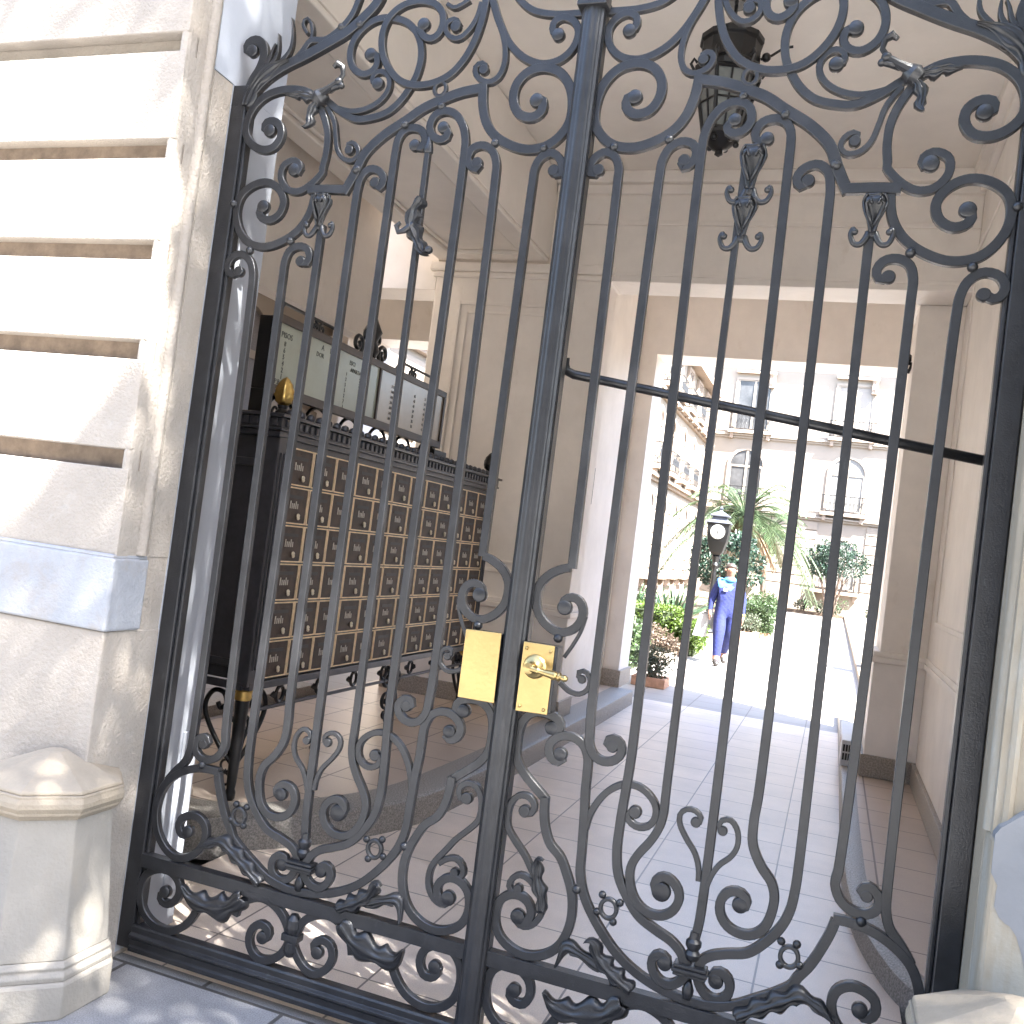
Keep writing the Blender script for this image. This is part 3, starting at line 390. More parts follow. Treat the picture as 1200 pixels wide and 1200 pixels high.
def make_leaf(sx, label, extras):
    root = thing('gate_leaf', label, 'gate', (sx*1.26, .02, .05), 'two leaves of the iron gate')
    def part(name, mb, m=IRON, bevel=0, smooth=False, parent=None): return mb.build(name, m, parent or root, bevel, smooth)
    for i, (nm, w, d, e0, e1, ta, tb, p) in enumerate(GATE):
        pts = smooth2([(sx*a, b) for a, b in p]); mb = MB(); y0 = .0007*(i % 11)
        sweep(mb, pts, w, d, y0, ta, tb)
        for e, q in ((e0, pts[0]), (e1, pts[-1])):
            if e: mb.lathe([(.001, -d*.5-.0012), (e*.82, -d*.5-.0011), (e*.93, -d*.5+.0006), (e, -d*.5+.004), (e, d*.5-.003), (e*.9, d*.5)], (q.x, y0+d*.5, q.y), 18, (0, 1, 0))
        part(nm, mb, smooth='auto')
    # stile, rails
    x0, x1 = sorted((sx*1.236, sx*1.296)); mb = MB(); mb.box(x0, x1, .002, .055, .045, 3.065)
    xa, xb = sorted((sx*1.222, sx*1.2355)); mb.box(xa, xb, .012, .047, .05, 3.06); part('stile', mb, bevel=.004)
    def rail(name, z, prof):
        xi, xo = (-1.236, -.032) if sx < 0 else (.032, 1.236)
        mb = MB()
        poly = prof
        mb.prism(poly, lambda p, s: ((xi if s == 0 else xo), p[0], z+p[1])); part(name, mb, bevel=.0015)
    rail('middle_rail', .33, [(-.006, 0), (-.006, .044), (.030, .044), (.030, 0)])
    rail('bottom_rail', .046, [(-.012, 0), (-.012, .016), (-.006, .020), (-.006, .040), (-.016, .048), (-.016, .056), (-.004, .062), (-.004, .080), (.000, .086), (.034, .086), (.034, 0)])
    # rings with knobs, beads, ties, collars
    for c, r, w, balls in RINGS:
        mb = MB(); N = 28
        prof = [Vector((sx*c[0]+r*.86*math.cos(2*PI*k/N), c[1]+r*math.sin(2*PI*k/N))) for k in range(N+1)]
        sweep(mb, prof, w, .016, .001, ch=.003)
        for b in balls: ball(mb, (sx*b[0], .008, b[1]), .0115); 
        part('ring', mb, smooth='auto')
    for b in BEADS:
        mb = MB(); ball(mb, (sx*b[0], .009, b[1]), .0145, 1.1); part('bead', mb, smooth=True)
    mb = MB(); c = (sx*-.627, .469)
    mb.box(c[0]-.046, c[0]+.046, -.012, .032, c[1]-.016, c[1]-.006); mb.box(c[0]-.050, c[0]+.050, -.017, .035, c[1]-.0055, c[1]+.0055); mb.box(c[0]-.046, c[0]+.046, -.012, .032, c[1]+.006, c[1]+.016)
    part('tie', mb, bevel=.003)
    mb = MB(); mb.lathe([(.002, -.06), (.014, -.055), (.017, -.03), (.006, .0)], (sx*-.627, .012, .445), 12); part('drop', mb, smooth=True)
    mb = MB(); c = (sx*-.628, .241)
    mb.box(c[0]-.030, c[0]+.030, -.010, .032, c[1]-.012, c[1]+.012); mb.lathe([(.02, 0), (.026, .02), (.024, .045), (.012, .06), (.001, .064)], (c[0], .01, c[1]+.012), 14); mb.lathe([(.015, -.05), (.024, -.03), (.024, 0)], (c[0], .01, c[1]-.012), 14)
    part('tie', mb, bevel=.003)
    mb = MB(); mb.lathe([(.012, -.05), (.020, -.042), (.022, -.03), (.015, -.02), (.022, -.008), (.022, .004), (.014, .012), (.012, .03)], (sx*-.6275, .012, .545), 16); part('collar', mb, smooth='auto')
    # acanthus leaves
    for sp, w, lb, bl in LEAVES:
        mb = MB(); leaf_shape(mb, sp, w, sx, lb, bl); part('acanthus_leaf', mb, smooth=True)
    if extras == 'left':
        mb = MB(); leaf_shape(mb, TENDRIL_LEAF, .020, sx, 3, .012); part('acanthus_leaf', mb, smooth=True)
    # hub of the overthrow scroll: a knot of leaves with three curled tips
    mb = MB(); hx, hz = sx*-.938, 3.008
    mb.lathe([(.004, -.03), (.022, -.022), (.031, 0), (.022, .024), (.004, .03)], (hx, .004, hz), 14, (sx*.8, 0, .6)); 
    for a0, a1, rr in (((-.935, 3.014), (-.862, 3.052), .012), ((-.90, 3.03), (-.851, 3.038), .009)):
        mb.tube([(sx*a0[0], -.004, a0[1]), (sx*(a0[0]+a1[0])/2, -.016, (a0[1]+a1[1])/2-.004), (sx*a1[0], -.014, a1[1])], [rr*1.4, rr, rr*.9], 8); ball(mb, (sx*a1[0], -.014, a1[1]), rr*1.25)
    mb.tube([(sx*-.868, -.012, 3.05), (sx*-.849, -.016, 3.075), (sx*-.853, -.018, 3.10), (sx*-.872, -.02, 3.112), (sx*-.886, -.02, 3.10)], [.009, .008, .010, .013, .007], 8)
    part('leaf_knot', mb, smooth='auto')
    mb = MB(); leaf_shape(mb, [(-.935, 3.0), (-.955, 2.975), (-.965, 2.945), (-.962, 2.915), (-.975, 2.895)], .017, sx, 3, .012); part('acanthus_leaf', mb, smooth=True)
    mb = MB(); leaf_shape(mb, [(-.945, 3.005), (-.985, 3.012), (-1.02, 3.02), (-1.06, 3.012)], .018, sx, 3, .010); part('acanthus_leaf', mb, smooth=True)
    # finials on the bars
    mb = MB(); finial(mb, sx*-.877, 2.672, 2.553, .029); part('finial', mb, smooth=True)
    if extras == 'right':
        mb = MB(); finial(mb, .531, 2.815, 2.672, .033); part('finial', mb, smooth=True)
        mb = MB(); finial(mb, .5235, 2.662, 2.535, .031); part('finial', mb, smooth=True)
    else:
        mb = MB(); leaf_shape(mb, [(-.505, 2.655), (-.525, 2.615), (-.530, 2.575), (-.512, 2.54), (-.49, 2.505), (-.468, 2.475), (-.446, 2.468)], .026, 1, 4, .020)
        mb.tube([(-.52, -.01, 2.57), (-.545, -.02, 2.545), (-.565, -.02, 2.54), (-.573, -.02, 2.56), (-.560, -.02, 2.572)], [.012, .010, .008, .010, .006], 8)
        ball(mb, (-.446, -.024, 2.482), .014); part('leaf_ornament', mb, smooth='auto')
        mb = MB(); mb.lathe([(.002, .07), (.009, .05), (.012, .03), (.016, .012), (.016, 0), (.013, -.004)], (-.5095, .01, 2.815), 10); part('bar_tip', mb, smooth='auto')
    # heavy wrought root of the overthrow at the stile
    mb = MB(); leaf_shape(mb, [(-1.235, 2.99), (-1.215, 3.05), (-1.175, 3.10), (-1.13, 3.13), (-1.08, 3.145)], .030, sx, 2, .006, .002, 0); part('root_leaf', mb, smooth=True)
    # lock box, brass plate
    def plate(poly, y0, y1, m, name, bev):
        mb = MB(); mb.prism(poly, lambda p, s: (p[0], y0 if s == 0 else y1, p[1])); return part(name, mb, m, bev)
    if sx < 0:
        plate([(-.1525, 1.103), (-.1525, 1.312), (-.037, 1.316), (-.034, 1.104)], -.030, -.026, BRASS, 'lock_plate', .0035)
        plate([(-.150, 1.106), (-.150, 1.309), (-.037, 1.312), (-.036, 1.108)], -.0255, .03, IRON, 'lock_case', .003)
    else:
        pl = plate([(.036, 1.095), (.036, 1.303), (.1335, 1.304), (.1345, 1.099)], -.030, -.026, BRASS, 'lock_plate', .0035)
        plate([(.037, 1.100), (.037, 1.300), (.142, 1.301), (.143, 1.103)], -.0255, .03, IRON, 'lock_case', .003)
        mb = MB(); hx, hz = .080, 1.234
        mb.lathe([(.034, 0), (.036, .004), (.030, .010), (.031, .014), (.018, .020), (.013, .028), (.013, .050), (.016, .056), (.016, .064), (.004, .068)][::1], (hx, -.0305, hz), 24, (0, -1, 0))
        d = Vector((.118, -.004, -.012)); a = d.normalized(); L = d.length
        prof = [(.010, 0), (.011, .01), (.0085, .02), (.0115, .028), (.008, .034), (.0095, .05), (.012, .068), (.0135, .082), (.009, .088), (.013, .092), (.013, .097), (.008, .101), (.0105, .112), (.007, .119), (.002, .1215)]
        mb.lathe(prof, (hx, -.088, hz), 16, a); part('handle', mb, BRASS, smooth='auto')
        for z in (1.112, 1.285):
            for x in (.048, .122):
                mb = MB(); ball(mb, (x, -.031, z), .0055); mb.build('screw', BRASS, pl, smooth=True)
    return root

left = make_leaf(-1, 'left leaf of the scrolled iron gate, with plain brass lock plate and no handle', 'left')
right = make_leaf(1, 'right leaf of the scrolled iron gate, with brass lever handle and fluted meeting post', 'right')
# fluted meeting post, screwed to the right leaf
mb = MB(); prof = []
for k in range(33):
    a = PI*k/32; r = .030+.0028*abs(math.sin(a*5.0+.0)); prof.append((-.0345*math.cos(a)*(r/.030), -.004-.030*math.sin(a)*(r/.030)))
prof = [(-.0385, .03), (-.0385, -.004)]+prof+[(.0385, -.004), (.0385, .03)]
mb.prism(prof, lambda p, s: (p[0], p[1], .045 if s == 0 else 3.62)); mb.box(-.0335, .0335, .0305, .052, .046, 3.6)
mb.build('meeting_post', IRON, right, 0, 'auto')
mb = MB()
for k, z in enumerate((3.245, 3.262)): mb.box(-.047+.003*k, .047-.003*k, -.046+.003*k, .034, z, z+.0165)
mb.build('post_collar', IRON, right, .003)
# security bar across the back of the right leaf
mb = MB(); pts = [(.018, .085, 2.185), (.018, .09, 2.165), (.026, .093, 2.145), (.05, .095, 2.135), (.09, .095, 2.130), (.6, .095, 2.060), (1.235, .095, 1.972)]
mb.tube(pts, .0145, 10); o = mb.build('security_bar', BLACKI, None, 0, True)
tag(o, 'round black security bar with hooked end, fastened across behind the right gate leaf', 'bar')
# ------------------------------------------------------------------ the entrance building round the gate
bld = thing('entrance_building', 'cream stone carriage entrance with grooved facade, tall ceiling and panelled piers round the iron gate', 'building', (0, .1, 0))
def P(name, mb, m=CREAM, bevel=0, parent=None, smooth=False): return mb.build(name, m, parent or bld, bevel, smooth)
H = 5.02
W2 = stain(stain(mat('pale patch plaster', (.265, .275, .295), .7, 0, .08, 6, .4, 80), (.25, .22, .19), 5, (.48, .66), (1, 1, 1), .7), (.12, .10, .085), 9, (.64, .72), (1, 1, .6), .5)
# left facade: wall core, grooved courses, string course, plinth
P('facade_wall', MB().box(-6.5, -1.302, -.195, .30, 1.12, 3.068), STONE)
P('facade_wall', MB().box(-3.3, -1.304, -.193, .298, 3.0685, H), STONE)
P('facade_wall', MB().box(-6.5, -3.301, -.193, .298, 3.0685, 3.9), STONE)
P('groove_bed', MB().box(-6.5, -1.3035, -.1985, -.194, 1.378, 3.067), mat('painted groove shade', (.17, .13, .098), .85, 0, .25, 14, .3, 60))  # shade of the grooves put into the colour: dark brown bed behind the courses
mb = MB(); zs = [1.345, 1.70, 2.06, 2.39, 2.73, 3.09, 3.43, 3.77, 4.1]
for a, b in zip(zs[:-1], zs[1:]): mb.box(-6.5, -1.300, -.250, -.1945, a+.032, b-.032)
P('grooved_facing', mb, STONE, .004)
P('corner_facing', MB().box(-1.334, -1.2992, -.2492, -.1942, 1.392, 4.05), STONE, .014)
P('string_course', MB().box(-6.5, -1.290, -.268, -.10, 1.14, 1.378).box(-6.5, -1.2985, -.262, -.0985, 1.372, 1.39), W2, .008)
P('plinth', MB().box(-6.5, -1.2990, -.258, .295, 0, 1.139), STONE, .006)
mb = MB(); mb.tube([(-1.304, -.135, 1.39), (-1.304, -.135, 3.9)], .022, 10); P('corner_bead', mb, STONE, smooth='auto')
P('jamb_reveal', MB().box(-1.32, -1.2985, -.10, .003, 1.385, 3.066), STONE, .003)
P('upper_reveal', MB().box(-1.34, -1.297, -.105, .305, 3.07, 4.3).box(-1.33, -1.2975, .0035, .304, .02, 3.0695), WHITE)
mb = MB().box(-1.3, -1.29, .215, .30, .15, .745); P('jamb_step', mb, WHITE, .002)
# right facade
P('facade_wall', MB().box(1.302, 6.5, -.20, .30, 1.05, H), STONER)
P('facade_wall', MB().box(1.300, 6.5, -.235, .299, 0, 1.05), STONER, .01)
mb = MB(); mb.tube([(1.312, -.15, 1.05), (1.312, -.15, 4.2)], .024, 10); mb.tube([(1.33, -.195, 1.05), (1.33, -.195, 4.2)], .014, 8); P('corner_bead', mb, STONER, smooth='auto')
mb = MB(); random.seed(3)
poly = [(1.46+(.165+.022*math.sin(a*3)+.010*math.sin(a*7+1)+.005*math.sin(a*13))*math.cos(a), .97+(.20+.03*math.sin(a*4+2)+.02*math.sin(a*9))*math.sin(a)) for a in [2*PI*k/48 for k in range(48)]]
mb.prism(poly, lambda p, s: (max(p[0], 1.303), -.2362 if s == 0 else -.19, p[1]))
P('plaster_patch', mb, mat('smooth patch plaster', (.165, .172, .185), .65, 0, .06, 5, .06, 60))
P('jamb_reveal', MB().box(1.299, 1.32, -.12, .302, 0, 4.3), STONER, .003)
P('header', MB().box(-1.296, 1.298, -.245, .29, 4.72, H), STONE)
# ceiling, beams
P('ceiling', MB().box(-3.16, 2.0, .3, 7.49, 4.8, 4.95).box(-5.2, -3.161, 5.0, 7.49, 4.8, 4.95), CREAM2)
P('roof', MB().box(-3.2, 1.86, -.2, 8.1, 4.96, 5.02), CREAM2)
P('left_wall', MB().box(-3.15, -3.0, .3, 1.9, 0, 4.799).box(-3.15, -3.0, 1.9, 4.2, 3.1, 4.799).box(-3.15, -3.0, 4.2, 4.35, .0, 4.799), CREAM)
P('right_wall', MB().box(1.63, 1.85, .302, 7.49, 0, 4.8), CREAM)
mb = MB(); mb.box(-2.80, -1.75, .31, 5.0, 4.06, 4.79)
P('long_beam', mb, CREAM2, .004)
mb = MB()
for a, b, c, d in ((-2.79, -2.62, .32, 5.0), (-1.93, -1.76, .32, 5.0), (-2.62, -1.93, .32, .55), (-2.62, -1.93, 4.78, 5.0)): mb.box(a, b, c, d, 4.02, 4.061)
for a, b, c, d in ((-2.60, -2.57, .57, 4.76), (-1.98, -1.95, .57, 4.76)): mb.box(a, b, c, d, 4.04, 4.0615)
P('beam_moulding', mb, CREAM2, .012)
# far arcade: transverse beam on piers
P('cross_beam', MB().box(-1.748, 1.629, 4.997, 5.4, 3.88, 4.799), CREAM, .006)
mb = MB()
for z0, z1, o in ((4.62, 4.70, .05), (4.70, 4.80, .10), (4.36, 4.40, .025), (3.93, 3.96, .012)): mb.box(-1.74, 1.6295, 5.0-o, 5.001, z0, z1-.0012)
P('cornice', mb, CREAM, .006)
mb = MB()
for z0, z1, o in ((4.62, 4.70, .05), (4.70, 4.80, .10)): mb.box(1.6305-o, 1.6312, .31, 4.9, z0, z1-.0013)
P('cornice', mb, CREAM, .006)
mb = MB(); mb.box(-4.899, -2.8, 5.0, 5.4, 3.75, 4.798); mb.box(-4.899, -2.8, 4.97, 5.0005, 4.40, 4.46); mb.box(-4.899, -2.8, 4.94, 5.0004, 4.55, 4.7)
P('cross_beam', mb, CREAM, .006)
def pier(x0, x1, y0, y1, panel=False):
    p = P('pier', MB().box(x0, x1, y0, y1, .15, 3.925), CREAM, .008)
    mb = MB(); mb.box(x0-.03, x1+.03, y0-.03, y1+.03, 3.87, 3.92); mb.box(x0-.055, x1+.055, y0-.055, y1+.055, 3.92, 4.0); P('capital', mb, CREAM, .012, p)
    mb = MB(); mb.box(x0-.02, x1+.02, y0-.02, y1+.02, .15, 1.0); mb.box(x0-.045, x1+.045, y0-.045, y1+.045, 1.0, 1.05); mb.box(x0-.03, x1+.03, y0-.03, y1+.03, 1.05, 1.09); P('plinth', mb, CREAM, .008, p)
    P('base', MB().box(x0-.035, x1+.035, y0-.035, y1+.035, .148, .30), DGRANITE, .004, p)
    if panel:
        mb = MB()
        for a, b, w, o in ((x0+.24, x1-.42, .035, .014), (x0+.33, x1-.51, .022, .010)):
            zt = 3.66-(a-x0-.24); zb = 1.3+(a-x0-.24)
            for q in ((a, a+w, zb, zt), (b-w, b, zb, zt)): mb.box(q[0], q[1], y0-o, y0+.001, q[2], q[3])
            mb.box(a+w, b-w, y0-o, y0+.001, zt-w, zt); mb.box(a+w, b-w, y0-o, y0+.001, zb, zb+w)
        P('panel_moulding', mb, CREAM, .006, p)
    return p
pier(-2.80, -1.20, 5.0, 5.35, True)
P('side_wall', MB().box(-1.62, -1.40, 5.352, 7.49, .15, 4.799), CREAM)
P('inner_ceiling', MB().box(-4.89, 1.629, 5.402, 7.49, 4.70, 4.78), CREAM2)
# right pier
rp = P('pier', MB().box(1.285, 1.631, 5.4, 6.0, .1, 4.05), CREAM, .008)
mb = MB(); mb.box(1.265, 1.631, 5.37, 6.02, 3.88, 3.93); mb.box(1.25, 1.6305, 5.35, 6.03, 3.93, 4.01); P('capital', mb, CREAM, .012, rp)
mb = MB(); mb.box(1.245, 1.6315, 5.36, 6.03, .1, 1.0); mb.box(1.222, 1.632, 5.335, 6.05, 1.0, 1.045); mb.box(1.235, 1.6318, 5.35, 6.04, 1.045, 1.085); P('plinth', mb, CREAM, .008, rp)
P('base', MB().box(1.225, 1.633, 5.335, 6.05, .1, .27), DGRANITE, .004, rp)
mb = MB(); mb.box(1.605, 1.6305, .303, 5.335, 1.0, 1.045); mb.box(1.615, 1.6304, .303, 5.335, 1.045, 1.085); P('dado_moulding', mb, CREAM, .006)
P('base', MB().box(1.60, 1.6306, .303, 5.334, .1, .26), DGRANITE, .004)
mb = MB()
for a, b, zb, zt in ((.7, 2.5, 1.35, 4.2), (2.8, 5.0, 1.35, 4.2)):
    for q in ((a, a+.035, zb, zt), (b-.035, b, zb, zt)): mb.box(1.615, 1.6303, q[0], q[1], q[2], q[3])
    mb.box(1.615, 1.6303, a+.035, b-.035, zt-.035, zt); mb.box(1.615, 1.6303, a+.035, b-.035, zb, zb+.035)
P('panel_moulding', mb, CREAM, .005)
# portal wall at the courtyard side
P('portal_wall', MB().box(-2.85, -1.22, 7.5, 8.0, .15, 3.82).box(1.35, 1.86, 7.5, 8.0, 0, 3.82).box(-6.5, -4.75, 7.5, 8.0, .15, 3.82).box(-5.3, 1.86, 7.5, 8.0, 3.8203, H), CREAM)
mb = MB(); mb.box(-1.6, -1.19, 7.46, 8.04, .148, .33); P('base', mb, DGRANITE, .004)
P('roof_edge', MB().box(-3.3, 1.95, -.3, 8.1, 5.021, 5.1), STONE)
P('sill', MB().box(-3.14, -2.99, 1.95, 4.15, .13, .225), DGRANITE, .004)
# ------------------------------------------------------------------ floors and kerbs
struct(MB().box(-300, 300, -300, 500, -.3, -.14).build('ground', PAVE))
struct(MB().box(-1.6, 1.3, .0505, 8.0, -.1, .0).build('passage_floor', FLOOR))
struct(MB().box(-5.5, 14, 8.0, 44, -.1, .0).build('courtyard_floor', YARD))
struct(MB().box(-60, 60, -4.6, .05, -.1, .0).build('pavement', PAVE))
struct(MB().box(-60, 60, -13.5, -4.75, -.2, -.11).build('street', ASPH)); struct(MB().box(-60, 60, -4.749, -4.601, -.2, .002).build('kerb', GRANITE)); struct(MB().box(-60, 60, -17, -13.5, -.1, .0).build('pavement', PAVE))
def kerb(name, line, w, z, side):
    L = smooth2(line, .06); mb = MB(); base = 0; n = len(L)
    for i, p in enumerate(L):
        t = (L[min(i+1, n-1)]-L[max(0, i-1)]).normalized(); nx = Vector((-t.y, t.x))*side
        a = p; b = p+nx*w
        for q, zz in ((a, -.05), (a+nx*.004, z-.03), (a+nx*.012, z-.01), (a+nx*.035, z), (b, z), (b, -.05)): mb.v.append((q.x, q.y, zz))
    for i in range(n-1):
        for k in range(6): mb.f.append((i*6+k, i*6+(k+1) % 6, (i+1)*6+(k+1) % 6, (i+1)*6+k))
    mb.f += [tuple(range(6)), tuple((n-1)*6+k for k in range(6))[::-1]]
    return struct(mb.build(name, GRANITE, None, 0, 'auto'))
LK = [(-2.0, .98), (-1.75, 1.03), (-1.5, 1.22), (-1.25, 1.62), (-1.10, 2.05), (-1.04, 2.8), (-1.02, 5), (-1.02, 7.46)]
RK = [(1.42, 1.15), (1.30, 1.32), (1.18, 1.75), (1.11, 2.3), (1.09, 3.2), (1.09, 5.0), (1.09, 9.2)]
kerb('kerb', LK, .24, .15, 1); kerb('kerb', RK, .11, .10, -1)
def slab(name, line, z, m, close):
    L = [(p.x, p.y) for p in smooth2(line, .06)]; poly = L+close; mb = MB()
    mb.prism(poly, lambda p, s: (p[0], p[1], -.05 if s == 0 else z)); return struct(mb.build(name, m))
slab('lobby_floor', [(a-.23 if i > 3 else a-.1, b+(.22 if i < 4 else 0)) for i, (a, b) in enumerate(LK)], .147, LOBBY, [(-3.0, 7.46), (-3.0, 1.2)])
struct(MB().box(1.86, 8, .3, 8.0, -.1, .06).build('side_court_floor', YARD))
struct(MB().box(-5.42, -3.0, .3, 8.0, -.1, .13).build('side_court_floor', YARD))
slab('side_floor', [(a+.10, b+(.08 if i < 2 else 0)) for i, (a, b) in enumerate(RK)], .097, LOBBY, [(1.64, 9.2), (1.64, 1.25)])
# ------------------------------------------------------------------ guard stones at the foot of the jambs
def guard_stone(x, y, label, mirror):
    root = thing('guard_stone', label, 'bollard', (x, y, 0), 'guard stones at the gate jambs')
    ph = PI/8; sq = 1
    def oct_(prof, m, name, bev):
        mb = MB(); mb.lathe([(a*1.24, b) for a, b in prof], (x, y, 0), 8, (0, 0, 1), 1, ph); return mb.build(name, m, root, bev)
    oct_([(.216, 0), (.216, .10), (.212, .112)], GUARD, 'base', .005)
    oct_([(.209, .112), (.211, .128), (.203, .142), (.206, .152), (.198, .168)], GUARD, 'base_moulding', .003)
    oct_([(.196, .168), (.163, .575), (.163, .588)], GUARD, 'shaft', .004)
    oct_([(.165, .580), (.172, .592), (.180, .598), (.180, .606), (.188, .622), (.188, .636), (.184, .652), (.186, .660)], GUARDC, 'collar', .006)
    oct_([(.180, .6605), (.178, .672), (.028, .748), (.002, .752)], GUARDC, 'cap', .004)
guard_stone(-1.395, -.29, 'pale stone guard bollard with eight-sided cap at the left jamb, left of the gate', 0)
guard_stone(1.365, -.38, 'cream stone guard bollard cap at the lower right corner, by the right jamb', 1)
# ------------------------------------------------------------------ lantern
lan = thing('hanging_lantern', 'black iron lantern with glass sides hanging from the passage ceiling', 'lantern', (0, 2.5, 4.8))
LX, LY = .005, 2.55
mb = MB()
for k in range(6):
    a0, a1 = 2*PI*k/6+.3, 2*PI*(k+1)/6+.3
    r0, r1, z0, z1 = .105, .178, 4.02, 4.34
    def q(a, r, z): return (LX+r*math.cos(a), LY+r*math.sin(a), z)
    mb.tube([q(a0, r0, z0), q(a0, r1, z1)], .011, 6)
    mb.tube([q(a0, r1, z1), q(a1, r1, z1)], .014, 6); mb.tube([q(a0, r0, z0), q(a1, r0, z0)], .012, 6)
    mb.tube([q(a0, (r0+r1)/2, (z0+z1)/2), q(a1, (r0+r1)/2, (z0+z1)/2)], .006, 6)
    am = (a0+a1)/2; mb.tube([q(am, r0*.87, z0), q(am, r1*.87, z1)], .006, 6)
    mb.tube([q(a0, .19, 4.36), q(a0, .215, 4.40), q(a0, .20, 4.43), q(a0, .18, 4.41)], .009, 6)
mb.build('cage', BLACKI, lan, 0, 'auto')
mb = MB(); mb.lathe([(.10, 4.025), (.168, 4.335)], (LX, LY, 0), 6, (0, 0, 1), 1, .3); mb.build('glass', GLASS, lan)
mb = MB(); mb.lathe([(.19, 4.34), (.20, 4.37), (.17, 4.40), (.165, 4.52), (.18, 4.53), (.18, 4.56), (.10, 4.60), (.05, 4.64), (.02, 4.66)], (LX, LY, 0), 12); mb.build('crown', BLACKI, lan, .003)
mb = MB(); mb.lathe([(.11, 4.02), (.11, 3.99), (.075, 3.96), (.045, 3.93), (.02, 3.92), (.024, 3.90), (.002, 3.885)], (LX, LY, 0), 12)
for k in range(6):
    a = 2*PI*k/6+.3; ball(mb, (LX+.09*math.cos(a), LY+.09*math.sin(a), 3.965), .018)
mb.build('drop', BLACKI, lan, 0, 'auto')
mb = MB(); mb.tube([(LX, LY, 4.65), (LX, LY, 4.80)], .010, 8); mb.lathe([(.06, 4.76), (.05, 4.79), (.06, 4.80)], (LX, LY, 0), 12); mb.build('rod', BLACKI, lan)
mb = MB(); mb.tube([(LX+.17, LY, 4.44), (LX+.23, LY, 4.46), (LX+.29, LY, 4.50), (LX+.34, LY, 4.505)], .008, 6); ball(mb, (LX+.20, LY, 4.45), .026); mb.build('bracket', BLACKI, lan, 0, 'auto')
# hook and pull handle on the walls
mb = MB(); mb.tube([(1.285, 5.62, 3.45), (1.25, 5.62, 3.45), (1.235, 5.62, 3.42), (1.235, 5.62, 3.39)], .014, 7); mb.tube([(1.285, 5.62, 3.45), (1.262, 5.62, 3.37)], .012, 7); mb.tube([(1.262, 5.6, 3.47), (1.262, 5.64, 3.52)], .018, 7); ball(mb, (1.225, 5.62, 3.33), .022)
tag(mb.build('wall_hook', BLACKI, None, 0, True), 'small black iron hook high on the right pier', 'hook')
mb = MB(); mb.tube([(-1.398, 5.9, 2.36), (-1.355, 5.9, 2.36), (-1.355, 5.9, 2.02), (-1.398, 5.9, 2.02)], .014, 7)
tag(mb.build('pull_handle', BLACKI, None, 0, 'auto'), 'black upright pull handle on the cream wall behind the meeting post', 'handle')
# white vent box on the kerb by the right pier
vb = thing('vent_box', 'white plastic box with a slotted front lying on the kerb beside the right pier', 'box', (1.15, 5.8, .1))
MB().box(1.085, 1.219, 5.62, 5.98, .10, .31).build('case', PLASTIC, vb, .008)
mb = MB().obox((1.16, 6.45, .25), (.07, 0, 0), (0, .42, .03), (0, -.001, .012)); mb.build('lid', PLASTIC, vb, .005)
mb = MB()
for r in range(2):
    for k in range(5): mb.box(1.098+.022*k, 1.113+.022*k, 5.613, 5.621, .15+.07*r, .205+.07*r)
mb.build('slots', BLACK, vb)
mb = MB().box(1.10, 1.215, 6.75, 6.9, .10, .24); mb.build('foot', TERRA, vb, .005)

# ------------------------------------------------------------------ mail cabinet with its directory board
cab = thing('mail_cabinet', 'black and bronze mail cabinet with rows of small doors standing on iron legs', 'mail cabinet', (-2.1, 2.75, .147))
Y0, Y1, XF, XB = 1.26, 4.35, -1.755, -2.42
MB().box(XB, XF-.005, Y0+.03, Y1-.03, .74, 1.955).build('case', CABI, cab, .004)
mb = MB()
for a, b, c, d in ((XB+.03, XF-.10, .80, .84), (XB+.03, XF-.10, 1.80, 1.84), (XB+.03, XB+.06, .84, 1.80), (XF-.13, XF-.10, .84, 1.80)): mb.box(a, b, Y0+.014, Y0+.031, c, d)
mb.build('side_panel', CABI, cab, .006)
ncol, nrow = 12, 6; ya, yb, za, zb = 1.362, 4.272, .745, 1.925; dy = (yb-ya)/ncol; dz = (zb-za)/nrow
door0 = None; KNOB = mat('pale brass knob', (.75, .66, .50), .35, .6, .1, 30)
def door_meshes():
    y, z = ya, za
    mb = MB(); mb.box(XF-.006, XF+.002, .012, dy-.012, .012, dz-.012)
    return mb
